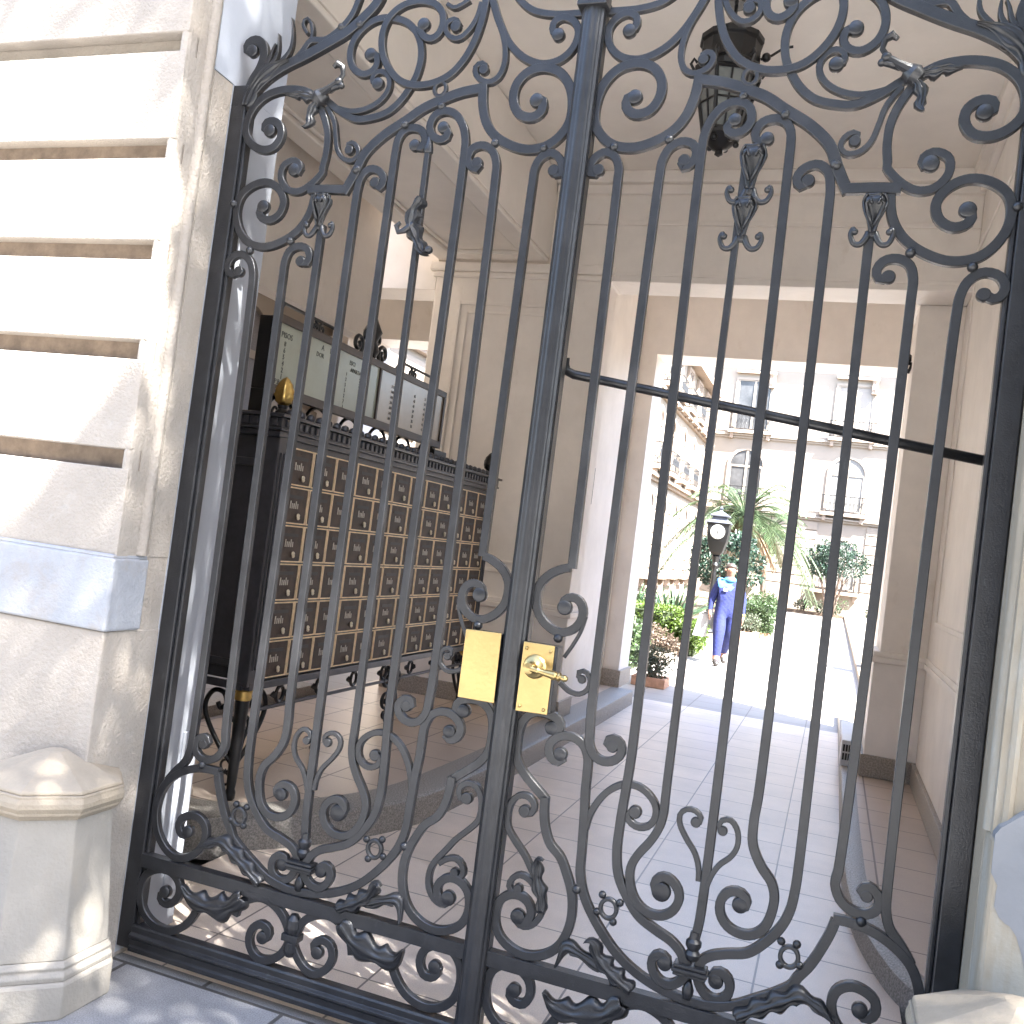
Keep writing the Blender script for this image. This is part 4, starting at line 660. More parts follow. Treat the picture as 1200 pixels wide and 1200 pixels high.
for r in range(nrow):
    for c in range(ncol):
        y, z = ya+c*dy, za+r*dz
        if door0 is None:
            d = MB().box(-.006, .004, .013, dy-.013, .013, dz-.013).box(.004, .0055, .045, dy-.045, dz*.70, dz*.77).box(.004, .006, dy/2-.004, dy/2+.004, dz*.84, dz*.86).build('mailbox_door', BRONZE, cab, .002); d.location = (XF, y, z); d.matrix_parent_inverse = cab.matrix_basis.inverted()
            f = MB()
            for q in ((.004, .0105, .004, dz-.004), (dy-.0105, dy-.004, .004, dz-.004)): f.box(-.002, .007, q[0], q[1], q[2], q[3])
            f.box(-.002, .007, .0105, dy-.0105, .004, .0105).box(-.002, .007, .0105, dy-.0105, dz-.0105, dz-.004)
            fo = f.build('frame', BRONZEL, None, .001); fo.parent = d
            s_ = MB().box(.004, .0062, .05, dy-.05, dz*.69, dz*.775).build('slot', BLACK, None); s_.parent = d
            p_ = MB()
            for k in range(5): p_.box(.004, .0065, dy*.31+k*.017, dy*.31+.009+k*.017, dz*.42, dz*(.62 if k in (0, 3) else .56))
            p_ = p_.build('name_plate', PLATE, None, .001); p_.parent = d
            k_ = MB(); k_.lathe([(.011, 0), (.012, .005), (.008, .010), (.001, .013)], (.004, dy*.66, dz*.25), 10, (1, 0, 0)).lathe([(.002, 0), (.007, .003), (.009, .012), (.003, .022)], (.010, dy*.66, dz*.25-.022), 8); k_ = k_.build('knob', KNOB, None, 0, 'auto'); k_.parent = d
            door0 = d
        else:
            d = door0.copy(); COL.objects.link(d); d.location = (XF, y, z)
            for ch in door0.children:
                e = ch.copy(); COL.objects.link(e); e.parent = d
# corner posts, cornice, base rail
def corner_post(y, near):
    mb = MB(); mb.box(XF-.10, XF+.012, y, y+.10 if near else y+.07, .72, 1.96)
    w = .10 if near else .07
    for k in range(3): mb.box(XF+.0121-.001, XF+.020, y+.02+k*(w-.05)/2, y+.032+k*(w-.05)/2, .80, 1.88)
    mb.build('corner_post', CABI, cab, .006, )
corner_post(Y0, True); corner_post(Y1-.07, False)
mb = MB()
for z0, z1, o in ((1.955, 1.985, .02), (1.985, 2.0, .035), (2.0, 2.05, .028), (2.05, 2.068, .05)): mb.box(XB-o, XF+o, Y0-o, Y1+o, z0, z1-.0008)
n = 56
for k in range(n): 
    y = Y0+.02+k*(Y1-Y0-.04)/(n-1); mb.box(XF+.027, XF+.040, y-.014, y+.014, 2.006, 2.044)
for k in range(12): mb.box(XB+.04+k*.055, XB+.07+k*.055, Y0-.040, Y0-.027, 2.006, 2.044)
n = 34
for k in range(n):
    y = Y0+.06+k*(Y1-Y0-.12)/(n-1); mb.lathe([(.022, 2.066), (.026, 2.08), (.02, 2.098), (.002, 2.106)], (XF+.02, y, 0), 8)
mb.build('cornice', CABI, cab, .004)
mb = MB(); mb.box(XF-.02, XF+.015, Y0+.02, Y1-.02, .70, .738); mb.box(XB, XF-.02, Y0-.002, Y0+.02, .70, .738); mb.box(XF-.012, XF+.004, Y0+.1, Y1-.08, .585, .603)
mb.build('base_rail', CABI, cab, .003)
for k in range(7):
    y = Y0+.33+k*.40; mb = MB()
    N = 18
    ring = [Vector((y+.034*math.cos(2*PI*j/N), .652+.040*math.sin(2*PI*j/N))) for j in range(N+1)]
    mb.tube([(XF-.004, p.x, p.y) for p in ring], .010, 6)
    for sg in (-1, 1): mb.lathe([(.003, 0), (.02, .02), (.012, .035), (.002, .055)], (XF-.004, y+sg*.034, .652), 6, (0, sg, 0))
    mb.build('quatrefoil', BLACKI, cab, 0, 'auto')
def spiral3(y, z, r, turns, a0, sg, n=28, x=XF-.004):
    return [(x, y+sg*r*(1-.78*t/n)*math.cos(a0+turns*2*PI*t/n), z+r*(1-.78*t/n)*math.sin(a0+turns*2*PI*t/n)) for t in range(n+1)]
def leg(y, x=XF-.045):
    mb = MB(); mb.lathe([(.018, .149), (.026, .16), (.026, .19), (.020, .205), (.024, .24), (.036, .68), (.030, .705)], (x, y, 0), 14); l = mb.build('leg', BLACKI, cab, 0, 'auto')
    mb = MB(); mb.lathe([(.040, .645), (.044, .655), (.042, .675), (.044, .69), (.038, .70)], (x, y, 0), 18); mb.build('gilt_band', GOLD, l, 0, 'auto')
for y in (Y0+.065, Y1-.06): leg(y); leg(y, XB+.05)
def bracket(y, sg, x):
    mb = MB()
    mb.tube(s3([(x, y+sg*.02, .33), (x, y+sg*.10, .40), (x, y+sg*.19, .52), (x, y+sg*.21, .60), (x, y+sg*.17, .665), (x, y+sg*.11, .66), (x, y+sg*.09, .61), (x, y+sg*.12, .585), (x, y+sg*.14, .61)]), .013, 7)
    mb.tube(s3([(x, y+sg*.03, .36), (x, y+sg*.05, .44), (x, y+sg*.08, .50), (x, y+sg*.06, .55), (x, y+sg*.03, .53), (x, y+sg*.045, .50)]), .010, 7)
    mb.build('scroll_bracket', BLACKI, cab, 0, True)
bracket(Y0+.065, 1, XF-.045); bracket(Y1-.06, -1, XF-.045)
def bracket_x(y, sg, x):
    mb = MB()
    mb.tube(s3([(x+sg*.02, y, .33), (x+sg*.10, y, .40), (x+sg*.19, y, .52), (x+sg*.21, y, .60), (x+sg*.17, y, .665), (x+sg*.11, y, .66), (x+sg*.09, y, .61), (x+sg*.12, y, .585), (x+sg*.14, y, .61)]), .013, 7)
    mb.tube(s3([(x+sg*.03, y, .36), (x+sg*.05, y, .44), (x+sg*.08, y, .50), (x+sg*.06, y, .55), (x+sg*.03, y, .53)]), .010, 7)
    mb.build('scroll_bracket', BLACKI, cab, 0, True)
bracket_x(Y0+.065, -1, XF-.045)
for z in (.245, .31): 
    mb = MB(); ringy = [(XF-.045-.045+.03*math.cos(2*PI*j/14), Y0+.065, z+.03*math.sin(2*PI*j/14)) for j in range(15)]
    mb.tube(ringy, .007, 6); mb.lathe([(.002, .05), (.010, .035), (.004, .03)], (XF-.09, Y0+.065, z), 8); mb.build('ring_ornament', BLACKI, cab, 0, True)
# hanging ornament in the middle of the base rail, with a slim stay to the floor
mb = MB(); ym = 2.92
for sg in (-1, 1):
    mb.tube(spiral3(ym+sg*.075, .61, .07, 1.4, PI/2, sg), .012, 6); mb.tube(spiral3(ym+sg*.055, .47, .055, 1.3, -PI/2, sg), .011, 6); mb.tube(spiral3(ym+sg*.05, .375, .038, 1.3, PI/2, sg), .009, 6)
mb.lathe([(.002, .30), (.02, .32), (.03, .36), (.015, .42), (.025, .48), (.012, .6), (.02, .70)], (XF-.004, ym, 0), 10)
mb.build('pendant_scrolls', BLACKI, cab, 0, True)
mb = MB(); mb.tube([(XF-.30, 2.55, .149), (XF-.30, 2.55, .72)], .012, 8); mb.lathe([(.03, .149), (.02, .18), (.012, .20)], (XF-.30, 2.55, 0), 10); mb.build('stay', BLACKI, cab)
# gilded pine cones on the corners
for y in (Y0+.065, Y1-.04):
    mb = MB(); x = XF-.04
    mb.lathe([(.034, 2.068), (.036, 2.085), (.022, 2.10), (.028, 2.118)], (x, y, 0), 14); base = mb.build('cone_socket', BLACKI, cab, 0, 'auto')
    mb = MB(); prof = [(.02, 2.118), (.038, 2.135), (.046, 2.165), (.044, 2.195), (.034, 2.225), (.016, 2.25), (.002, 2.262)]; N = 24; b0 = 0
    for i, (r, z) in enumerate(prof):
        for k in range(N):
            a = 2*PI*k/N+i*.22; mb.v.append((x+r*(1+.2*math.cos(6*(a)))*math.cos(a), y+r*(1+.2*math.cos(6*a))*math.sin(a), z))
    for i in range(len(prof)-1):
        for k in range(N): mb.f.append((i*N+k, i*N+(k+1) % N, (i+1)*N+(k+1) % N, (i+1)*N+k))
    mb.build('pine_cone', GOLD if y < 2 else BLACKI, cab, 0, True)
# the board
XS = -1.90; SY0, SY1, SZ0, SZ1 = 1.34, 3.50, 2.20, 2.575
brd = thing('directory_board', 'framed directory board of floors and rooms above the mail cabinet, with black iron crest', 'sign', (-2.0, 2.4, 2.068))
MB().box(XS-.11, XS-.012, SY0, SY1, SZ0, SZ1).build('case', BLACKI, brd, .004)
mb = MB()
for a, b, c, d in ((SY0-.012, SY1+.012, SZ0-.02, SZ0+.03), (SY0-.012, SY1+.012, SZ1-.028, SZ1+.014), (SY0-.012, SY0+.02, SZ0+.03, SZ1-.028), (SY1-.02, SY1+.012, SZ0+.03, SZ1-.028), (2.475, 2.497, SZ0+.03, SZ1-.028)): mb.box(XS-.02, XS+.012, a, b, c, d)
mb.build('frame', mat('dark bronze frame', (.055, .040, .033), .4, .2, .1, 20), brd, .003)
MB().box(XS-.011, XS, SY0+.02, 2.475, SZ0+.03, SZ1-.028).build('sheet', PAPER, brd)
MB().box(XS-.0112, XS-.0002, 2.497, SY1-.02, SZ0+.03, SZ1-.028).build('sheet', mat('pale directory sheet', (.40, .355, .30), .22, 0, .06, 5), brd)
letters = []
def text(s, y, z, size, width=None):
    cu = bpy.data.curves.new('t', 'FONT'); cu.body = s; cu.size = size; cu.resolution_u = 2; cu.extrude = .0006
    o = bpy.data.objects.new('t', cu); COL.objects.link(o); o.matrix_world = Matrix(((0, 0, 1, XS+.0012), (1, 0, 0, y), (0, 1, 0, z), (0, 0, 0, 1)))
    letters.append(o)
text('PISOS', 1.385, 2.478, .042)
for i, s in enumerate(('8', '6', '5', '4', '2', '1')): text(s, 1.42, 2.437-.034*i, .036)
text('P.B.', 1.375, 2.236, .036)
text('E', 1.60, 2.482, .038); text('A', 1.78, 2.50, .042); text('LA', 1.87, 2.50, .042); text('DOR', 1.735, 2.458, .036); text('B', 1.90, 2.452, .036); text('Y', 1.96, 2.452, .036)
for i, s in enumerate(('110', '108', '80', '60', '40', '20', '4')): text(s, 1.885, 2.418-.032*i, .032)
text('ESCI', 2.10, 2.488, .036); text('APARTADO', 2.12, 2.45, .034)
for i in range(7): text('1255271'[i], 2.075, 2.42-.032*i, .028); text(('203', '201', '180', '160', '140', '120', '101')[i], 2.235, 2.41-.03*i, .030)
for i in range(7): text(('312', '310', '308', '306', '304', '302', '301')[i], 2.66, 2.46-.034*i, .026); text(('45', '43', '41', '39', '37', '35', '33')[i], 3.0, 2.46-.034*i, .028); text(('51', '50', '49', '48', '47', '46', '45')[i], 3.17, 2.47-.035*i, .028)
bpy.context.view_layer.update(); dg = bpy.context.evaluated_depsgraph_get()
for o in letters:
    me = bpy.data.meshes.new_from_object(o.evaluated_get(dg)); M = o.matrix_world
    mb = MB().add([M @ v.co for v in me.vertices], [tuple(p.vertices) for p in me.polygons]); bpy.data.objects.remove(o); bpy.data.meshes.remove(me)
    mb.build('lettering', INK, brd, recalc=False)
# ironwork between cabinet and board, and the crest
mb = MB()
for k in range(6):
    y = SY0+.20+k*.37
    mb.tube([(XS-.05, y+.13*math.cos(a), 2.07+.125*math.sin(a)) for a in [PI*j/14 for j in range(15)]], .011, 6)
    for sg in (-1, 1): mb.tube(spiral3(y+sg*.045, 2.105, .035, 1.2, -PI/2, sg, 18, XS-.05), .008, 6)
mb.build('arch_scrolls', BLACKI, brd, 0, True)
mb = MB(); mb.box(XS-.11, XS-.02, SY0, SY0+.05, 2.066, SZ0); mb.box(XS-.11, XS-.02, SY1-.05, SY1, 2.066, SZ0); mb.box(XS-.17, XS+.02, SY1-.10, SY1+.12, 2.12, 2.165); mb.build('support', BLACKI, brd, .004)
mb = MB(); x = XS-.05; zt = SZ1+.014
for m_ in (-1, 1):
    yc = 2.42
    pts = [(x, yc+m_*1.02, zt), (x, yc+m_*.97, zt+.075), (x, yc+m_*.42, zt+.075), (x, yc+m_*.36, zt+.01), (x, yc+m_*.30, zt-.004)]
    mb.tube(pts, .010, 6)
    for sg in (-1, 1): mb.tube(spiral3(yc+m_*.62+sg*.035, zt+.035, .03, 1.3, PI/2, sg, 16, x), .008, 6)
    mb.tube(spiral3(yc+m_*.16, zt+.06, .065, 1.4, -PI/2, -m_, 24, x), .013, 6); mb.tube(spiral3(yc+m_*.07, zt+.13, .05, 1.3, -PI/2, -m_, 20, x), .012, 6)
mb.lathe([(.03, zt-.002), (.055, zt+.05), (.035, zt+.11), (.06, zt+.17), (.03, zt+.23), (.012, zt+.27)], (x, 2.42, 0), 10)
mb.build('crest', BLACKI, brd, 0, True)
mb = MB(); mb.tube([(x, 2.42, zt+.2), (x, 2.42, 4.06)], .014, 8); mb.build('hanging_rod', BLACKI, brd)
# ------------------------------------------------------------------ the courtyard building, seen far behind
def arch_poly(w, h, n=10):
    r = w/2; return [(-r, 0), (r, 0)]+[(r*math.cos(PI*k/n), h-r+r*math.sin(PI*k/n)) for k in range(n+1)]
def window(parent, to, w, h, arched, pane, frame=CWHITE, balcony=True, pink=False):
    """to(u, v, d): point u along the wall, v up from the sill, d out of it"""
    poly = arch_poly(w, h) if arched else [(-w/2, 0), (w/2, 0), (w/2, h), (-w/2, h)]
    mb = MB(); mb.prism(poly, lambda p, s: to(p[0], p[1], .012 if s else -.05)); wn = mb.build('window', pane, parent)
    mb = MB(); k = 1.0+.22/w; outer = [(p[0]*k, -0.0 if p[1] == 0 else (p[1]-h/2)*(1+.2/h)+h/2+.02) for p in poly]; n = len(poly)
    for i in range(n):
        j = (i+1) % n
        if poly[i][1] == 0 and poly[j][1] == 0: continue
        a, b, c, d = poly[i], poly[j], outer[j], outer[i]
        mb.add([to(q[0], q[1], e) for e in (-.04, .07) for q in (a, b, c, d)], [(0, 1, 2, 3), (4, 7, 6, 5), (0, 4, 5, 1), (2, 6, 7, 3), (1, 5, 6, 2), (0, 3, 7, 4)])
    mb.build('surround', CPINK if pink else frame, wn)
    mb = MB()
    def bar(u0, u1, v0, v1, d0=.013, d1=.05): mb.add([to(u, v, d) for d in (d0, d1) for v in (v0, v1) for u in (u0, u1)], [(0, 2, 3, 1), (4, 5, 7, 6), (0, 1, 5, 4), (2, 6, 7, 3), (0, 4, 6, 2), (1, 3, 7, 5)])
    hh = h-(w/2 if arched else 0); bar(-.05, .05, 0, h-.02); bar(-w/2, -.05, hh-.05, hh+.04, .014, .045); bar(.05, w/2, hh-.05, hh+.04, .014, .045)
    bar(-w/2, -w/2+.07, 0, hh-.051); bar(w/2-.07, w/2, 0, hh-.051); bar(-w/2+.07, -.05, .0, .09); bar(.05, w/2-.07, 0, .09)
    mb.build('sash', frame, wn)
    mb = MB(); ww = w/2+.22
    mb.add([to(u, v, d) for d in (.0, .34) for v in (-.17, -.02) for u in (-ww, ww)], [(0, 2, 3, 1), (4, 5, 7, 6), (0, 1, 5, 4), (2, 6, 7, 3), (0, 4, 6, 2), (1, 3, 7, 5)])
    for sg in (-1, 1): mb.add([to(u*sg, v, d) for d in (.0, .24) for v in (-.42, -.171) for u in (ww-.25, ww-.1)], [(0, 2, 3, 1), (4, 5, 7, 6), (0, 1, 5, 4), (2, 6, 7, 3), (0, 4, 6, 2), (1, 3, 7, 5)])
    mb.build('sill', CPINK, wn)
    if balcony:
        mb = MB(); P0 = lambda u, v, d=.30: to(u, v, d)
        for v in (.02, .72): mb.tube([P0(-ww+.03, v), P0(ww-.03, v)], .02, 5); mb.tube([P0(-ww+.03, v), to(-ww+.03, v, .05)], .02, 5); mb.tube([P0(ww-.03, v), to(ww-.03, v, .05)], .02, 5)
        n = max(6, int(w/.13))
        for k in range(n+1): u = -ww+.05+k*(2*ww-.1)/n; mb.tube([P0(u, .02), P0(u, .72)], .012, 4, False)
        for k in range(n):
            u = -ww+.05+(k+.5)*(2*ww-.1)/n; mb.tube([P0(u+.05*math.cos(a), .38+.12*math.sin(a)) for a in [2*PI*j/8 for j in range(9)]], .010, 4, False)
        mb.build('balcony_rail', BLACKI, wn)
    return wn
far = thing('courtyard_building', 'white three-storey building with arched windows closing the far end of the courtyard', 'building', (0, 42, 0))
FY = 42.0
MB().box(-6.0, 16, FY, FY+8, 0, 12.6).build('wall', CWHITE, far)
zz = [.35+.42*i for i in range(10)]
for x0, x1 in ((-5.4, -4.45), (-2.75, -.12), (1.95, 4.3), (6.4, 9), (10.5, 16)):
    mb = MB()
    for a, b in zip(zz[:-1], zz[1:]): mb.box(x0, x1, FY-.05, FY+.001, a+.025, b-.025)
    mb.build('rusticated_wall', CWHITE, far, .012)
mb = MB()
for z0, z1, o in ((0, 1.05, .10), (4.16, 4.26, .12), (4.26, 4.34, .22), (7.60, 7.70, .10), (7.70, 7.80, .20), (11.4, 11.6, .25), (11.6, 11.8, .5)): mb.box(-5.4, 16, FY-o, FY+.002, z0, z1-.003)
mb.build('string_course', CWHITE, far, .01)
def tofar(x, z): return lambda u, v, d: (x+u, FY-d, z+v)
for k, x in enumerate((-3.55, .88, 5.35, 9.8)):
    window(far, tofar(x, 7.98), 1.55, 2.35, False, WINDARK if k in (0,) else PALES, CWHITE, True)
    window(far, tofar(x, 4.62), 1.50, 2.45, True, WINDARK if k == 0 else CURTAIN, CWHITE, True)
    window(far, tofar(x, 1.15), 1.65, 2.25, True, WINDARK if k == 0 else CURTAIN, CWHITE, True)
    mb = MB(); mb.box(x-.9, x+.9, FY-.22, FY+.003, 10.62, 10.74); mb.box(x+.62, x+.86, FY-.26, FY+.004, 10.0, 10.62) ; mb.lathe([(.05, 10.0), (.12, 10.2), (.06, 10.45), (.16, 10.62)], (x+.75, FY-.2, 0), 8); mb.build('window_hood', CPINK, far, .01)
mb = MB(); mb.box(-6, 16.1, FY-.6, FY+8.1, 12.6, 12.9); mb.build('roof', CWHITE, far)
# side wing running along the left of the court
wing = thing('side_wing', 'sunlit side wing with arched windows and pink cornice along the left of the court', 'building', (-5.5, 27, 0))
WX = -5.42
MB().box(-13, WX, .35, FY-.01, 0, 9.6).build('wall', CWHITE, wing)
mb = MB()
zz = [1.2+.42*i for i in range(8)]
for a, b in zip(zz[:-1], zz[1:]):
    mb.box(WX-.001, WX+.045, 0.4, FY-.06, a+.025, b-.025)
mb.build('rusticated_wall', CWHITE, wing, .01)
mb = MB()
for z0, z1, o in ((4.22, 4.34, .12), (4.34, 4.46, .26), (7.10, 7.2, .12), (7.2, 7.32, .3), (9.3, 9.6, .45)): mb.box(WX-.002, WX+o, 0.38, FY-.52, z0, z1-.003)
mb.build('cornice', CPINK, wing, .01)
MB().box(WX-.002, WX+.08, 0.38, FY-.11, 0, 1.0).build('plinth', CWHITE, wing)
def towing(y, z): return lambda u, v, d: (WX+.05+d, y+u, z+v)
for i in range(16):
    y = 11.0+2.62*(i-3)
    if y > 40.5: break
    window(wing, towing(y, 1.02), 1.05, 2.75, True, SHUTTER, CWHITE, False)
    window(wing, towing(y, 4.75), 1.00, 1.95, True, SHUTTER if i % 3 else WINDARK, CPINK, True, True)
    window(wing, towing(y, 7.55), 1.00, 1.5, False, PALES if i % 2 else SHUTTER, CPINK, True, True)
# right boundary wall of the court and kerb
struct(MB().box(1.42, 1.56, 8.05, 41.8, -.05, .12).build('kerb', CWHITE, None, .01))
struct(MB().box(1.56, 1.60, 8.05, 41.8, -.05, .03).build('kerb', GRANITE))
tag(MB().box(7.0, 7.4, 8.0, 42, 0, 5.0).build('boundary_wall', CWHITE), 'plain white wall closing the right side of the courtyard', 'wall')
# ------------------------------------------------------------------ planting
rnd = random.Random(11)
def rv(s=1.): return Vector((rnd.gauss(0, s), rnd.gauss(0, s), rnd.gauss(0, s)))
def leafquad(mb, p, d, up, l, w):
    d = d.normalized(); sd = d.cross(up)
    sd = sd.normalized() if sd.length > 1e-4 else d.orthogonal().normalized()
    n = len(mb.v); q = p+d*l; m = p+d*l*.5+sd.cross(d)*l*.06
    mb.v += [tuple(p), tuple(m-sd*w), tuple(q), tuple(m+sd*w)]; mb.f.append((n, n+1, n+2, n+3))
def clump(mb, c, r, n, l, w, sq=.8):
    for _ in range(n):
        u = rv().normalized(); p = c+Vector((u.x*r, u.y*r, u.z*r*sq))*(.55+.45*rnd.random()**.5)
        leafquad(mb, p, (u+rv(.6)), rv(), l*(.6+.7*rnd.random()), w)
def hedge_mesh(mb, x0, x1, y0, y1, z0, z1, n, l=.06, w=.018):
    for _ in range(n):
        a, b, c = rnd.random(), rnd.random(), rnd.random()
        f = rnd.random()
        x, y, z = x0+(x1-x0)*a, y0+(y1-y0)*b, z0+(z1-z0)*c; nrm = Vector((0, 0, 1))
        if f < .38: z = z1; nrm = Vector((0, 0, 1))
        elif f < .66: x = x1; nrm = Vector((1, 0, 0))
        elif f < .92: y = y0; nrm = Vector((0, -1, 0))
        p = Vector((x, y, z))+rv(.022)
        leafquad(mb, p, nrm*.6+rv(.8), rv(), l*(.6+.8*rnd.random()), w)
def bush(name, label, cat, x, y, r, h, m, n, l, w, group=None, pot=None, z=0.):
    t = thing(name, label, cat, (x, y, z), group)
    mb = MB()
    for _ in range(max(5, n//90)):
        u = rv().normalized(); c = Vector((x+u.x*r*.5, y+u.y*r*.5, z+h*.55+u.z*h*.28)); clump(mb, c, r*.55, 90, l, w, h/(2*r) if r else 1)
    mb.build('foliage', m, t)
    mb = MB()
    for k in range(5): a = 2*PI*k/5+rnd.random(); mb.tube([(x, y, z), (x+.3*r*math.cos(a), y+.3*r*math.sin(a), z+h*.4), (x+.6*r*math.cos(a), y+.6*r*math.sin(a), z+h*.75)], [.02, .014, .006], 5)
    mb.build('stems', BARK, t)
    return t
def planter(name, label, x0, x1, y0, y1, h, m, group=None):
    t = thing(name, label, 'planter', ((x0+x1)/2, (y0+y1)/2, 0), group)
    mb = MB(); mb.box(x0, x1, y0, y0+.05, 0, h); mb.box(x0, x1, y1-.05, y1, 0, h); mb.box(x0, x0+.05, y0+.05, y1-.05, 0, h); mb.box(x1-.05, x1, y0+.05, y1-.05, 0, h); mb.build('box', m, t, .008)
    MB().box(x0+.051, x1-.051, y0+.051, y1-.051, 0, h-.04).build('soil', SOIL, t); return t
struct(MB().box(-5.3, -1.56, 11.9, 40, -.05, .06).build('garden_bed', SOIL))
# near pot with loose shrub beside the portal pier
planter('planter', 'small terracotta trough under the loose grey-green shrub just outside the portal', -1.36, -.94, 9.0, 9.4, .12, TERRA)
bush('shrub', 'loose grey-green shrub in a low trough just outside the left portal pier', 'shrub', -1.14, 9.2, .28, .40, GREYG, 1300, .05, .010, z=.08)
# row of clipped bright hedges and russet shrubs
planter('planter', 'long low stone trough holding the russet shrub and hedge', -3.6, -1.42, 12.3, 13.0, .12, DGRANITE)
bush('shrub', 'russet brown shrub in the long trough below the bright hedge', 'shrub', -2.05, 12.6, .55, .56, BROWNG, 2600, .06, .014)
bush('shrub', 'smaller dark russet shrub at the right end of the long trough by the person', 'shrub', -1.58, 12.75, .28, .40, BROWNG, 1100, .06, .014)
def hedge(label, x0, x1, y0, y1, z1, m, n, g='clipped hedges along the court'):
    t = thing('hedge', label, 'hedge', ((x0+x1)/2, (y0+y1)/2, 0), g); mb = MB(); hedge_mesh(mb, x0, x1, y0, y1, .1, z1, n); mb.build('foliage', m, t)
    mb = MB(); mb.box(x0+.05, x1-.05, y0+.05, y1-.05, .0, z1-.06); mb.build('inner_twigs', mat('hedge twigs', (.03, .045, .015), .9, 0, .4, 20), t)
hedge('bright yellow-green clipped hedge, the long one behind the russet shrub', -4.6, -1.62, 13.5, 14.3, .74, HEDGEG, 7500)
hedge('low bright hedge step just right of the long clipped hedge', -1.60, -1.2, 13.6, 14.6, .52, HEDGEG, 1800)
hedge('dark clipped hedge at the left edge of the courtyard opening', -2.9, -1.62, 10.0, 11.2, .62, BOXG, 3600)
planter('planter', 'square terracotta trough with a grey-green shrub behind the person', -1.1, -.55, 18.2, 18.8, .26, TERRA)
bush('shrub', 'small grey-green shrub in a terracotta trough behind the person', 'shrub', -.84, 18.5, .34, .46, GREYG, 1200, .06, .013, z=.2)
planter('planter', 'terracotta trough under the box cube right of the person', -1.32, -.44, 20.6, 21.5, .14, TERRA)
hedge('clipped green box cube right of the person', -1.32, -.46, 20.6, 21.5, .78, BOXG, 3600)
bush('shrub', 'round green shrub beyond the clipped box cube', 'shrub', -1.0, 24.5, .55, .95, BOXG, 1500, .09, .02)
bush('shrub', 'farthest low green shrub at the end of the garden bed', 'shrub', -1.1, 29.0, .6, .9, BOXG, 1500, .09, .02)
# strap-leaved plants
def strap_plant(x, y, h, n, label, zb=.05):
    mb = MB()
    for _ in range(n):
        a = rnd.random()*2*PI; lean = .15+.75*rnd.random(); L = h*(.75+.5*rnd.random()); w = .026+.02*rnd.random(); d = Vector((math.cos(a), math.sin(a), 0)); s = Vector((-d.y, d.x, 0)); b = Vector((x, y, zb))+d*.08; K = 6; n0 = len(mb.v)
        for k in range(K+1):
            t = k/K; p = b+d*lean*L*(t**1.6)+Vector((0, 0, L*(t-.38*lean*t*t))); ww = w*(1-t)**.6+.002; mb.v += [tuple(p-s*ww), tuple(p+s*ww+Vector((0, 0, .01)))]
        for k in range(K): mb.f.append((n0+2*k, n0+2*k+1, n0+2*k+3, n0+2*k+2))
    o = mb.build('strap_leaf_plant', STRAPG, None, recalc=False)
    tag(o, label, 'plant', 'strap-leaved plants behind the hedge')
spots = [(-3.9, 15.6), (-3.35, 16.2), (-2.85, 15.4), (-2.4, 16.1), (-1.95, 15.5), (-4.3, 16.8), (-3.1, 17.2), (-2.2, 17.3)]
wh = ['leftmost strap-leaved clump behind the long bright hedge', 'second strap-leaved clump from the left behind the hedge, standing back', 'broad strap-leaved clump behind the middle of the long bright hedge', 'strap-leaved clump left of the clock post, in the second row', 'strap-leaved clump just left of the person, close behind the hedge', 'rear strap-leaved clump at far left beside the side wing', 'rear strap-leaved clump half hidden in the middle of the row', 'rear strap-leaved clump nearest the foot of the clock post']
for (x, y), l in zip(spots, wh): strap_plant(x, y, 1.0, 60, l)
strap_plant(-1.35, 23.0, .95, 40, 'strap-leaved clump right of the person, behind the box cube')
strap_plant(-1.75, 26.0, 1.0, 40, 'strap-leaved clump at the foot of the slim palm trunk')
# palms
def palm(x, y, h, label, R=2.3, nf=26, dry=10, tr=.11):
    t = thing('palm_tree', label, 'palm', (x, y, 0), 'feathery palms in the court')
    mb = MB(); n = 14
    mb.tube([(x+.05*math.sin(k*.5), y, h*k/n) for k in range(n+1)], [tr*(1.25-.35*k/n)*(1+.06*(k % 2)) for k in range(n+1)], 9); mb.build('trunk', BARK, t, 0, True)
    def frond(mb, a, el, L, droop, lw=.016, ll=.5):
        d = Vector((math.cos(a), math.sin(a), 0)); K = 22; pts = []
        for k in range(K+1):
            s = k/K; pts.append(Vector((x, y, h))+d*(L*s*math.cos(el)*(1-.12*s))+Vector((0, 0, L*(s*math.sin(el)-droop*s*s))))
        mb.tube(pts, [.022*(1-.8*k/K) for k in range(K+1)], 4, False)
        for k in range(2, K):
            tg = (pts[k+1]-pts[k-1]).normalized(); sd = tg.cross(Vector((0, 0, 1))).normalized()
            for sg in (-1, 1):
                for j in (0, 1):
                    p = pts[k]+(pts[k+1]-pts[k])*(.5*j); l = ll*(1-.55*abs(k/K-.45)*1.6)*(.8+.3*rnd.random())
                    leafquad(mb, p, sd*sg+tg*.75+Vector((0, 0, -.45+.3*rnd.random())), Vector((0, 0, 1)), l, lw)
    mb = MB()
    for i in range(nf): frond(mb, i*2.399+rnd.random()*.3, math.radians(62-74*(i/nf)), R*(.8+.35*rnd.random()), .46+.34*(i/nf)+.14*rnd.random(), .015, .5)
    mb.build('fronds', PALMG, t, recalc=False)
    mb = MB()
    for i in range(dry): frond(mb, i*2.1+rnd.random(), math.radians(-35-25*rnd.random()), R*.62, .28, .014, .35)
    for i in range(10):
        a = rnd.random()*2*PI; mb.tube([(x, y, h-.1), (x+.2*math.cos(a), y+.2*math.sin(a), h-.4), (x+.28*math.cos(a), y+.28*math.sin(a), h-.9)], [.02, .03, .008], 4)
    mb.build('dry_fronds', PALMD, t, recalc=False)
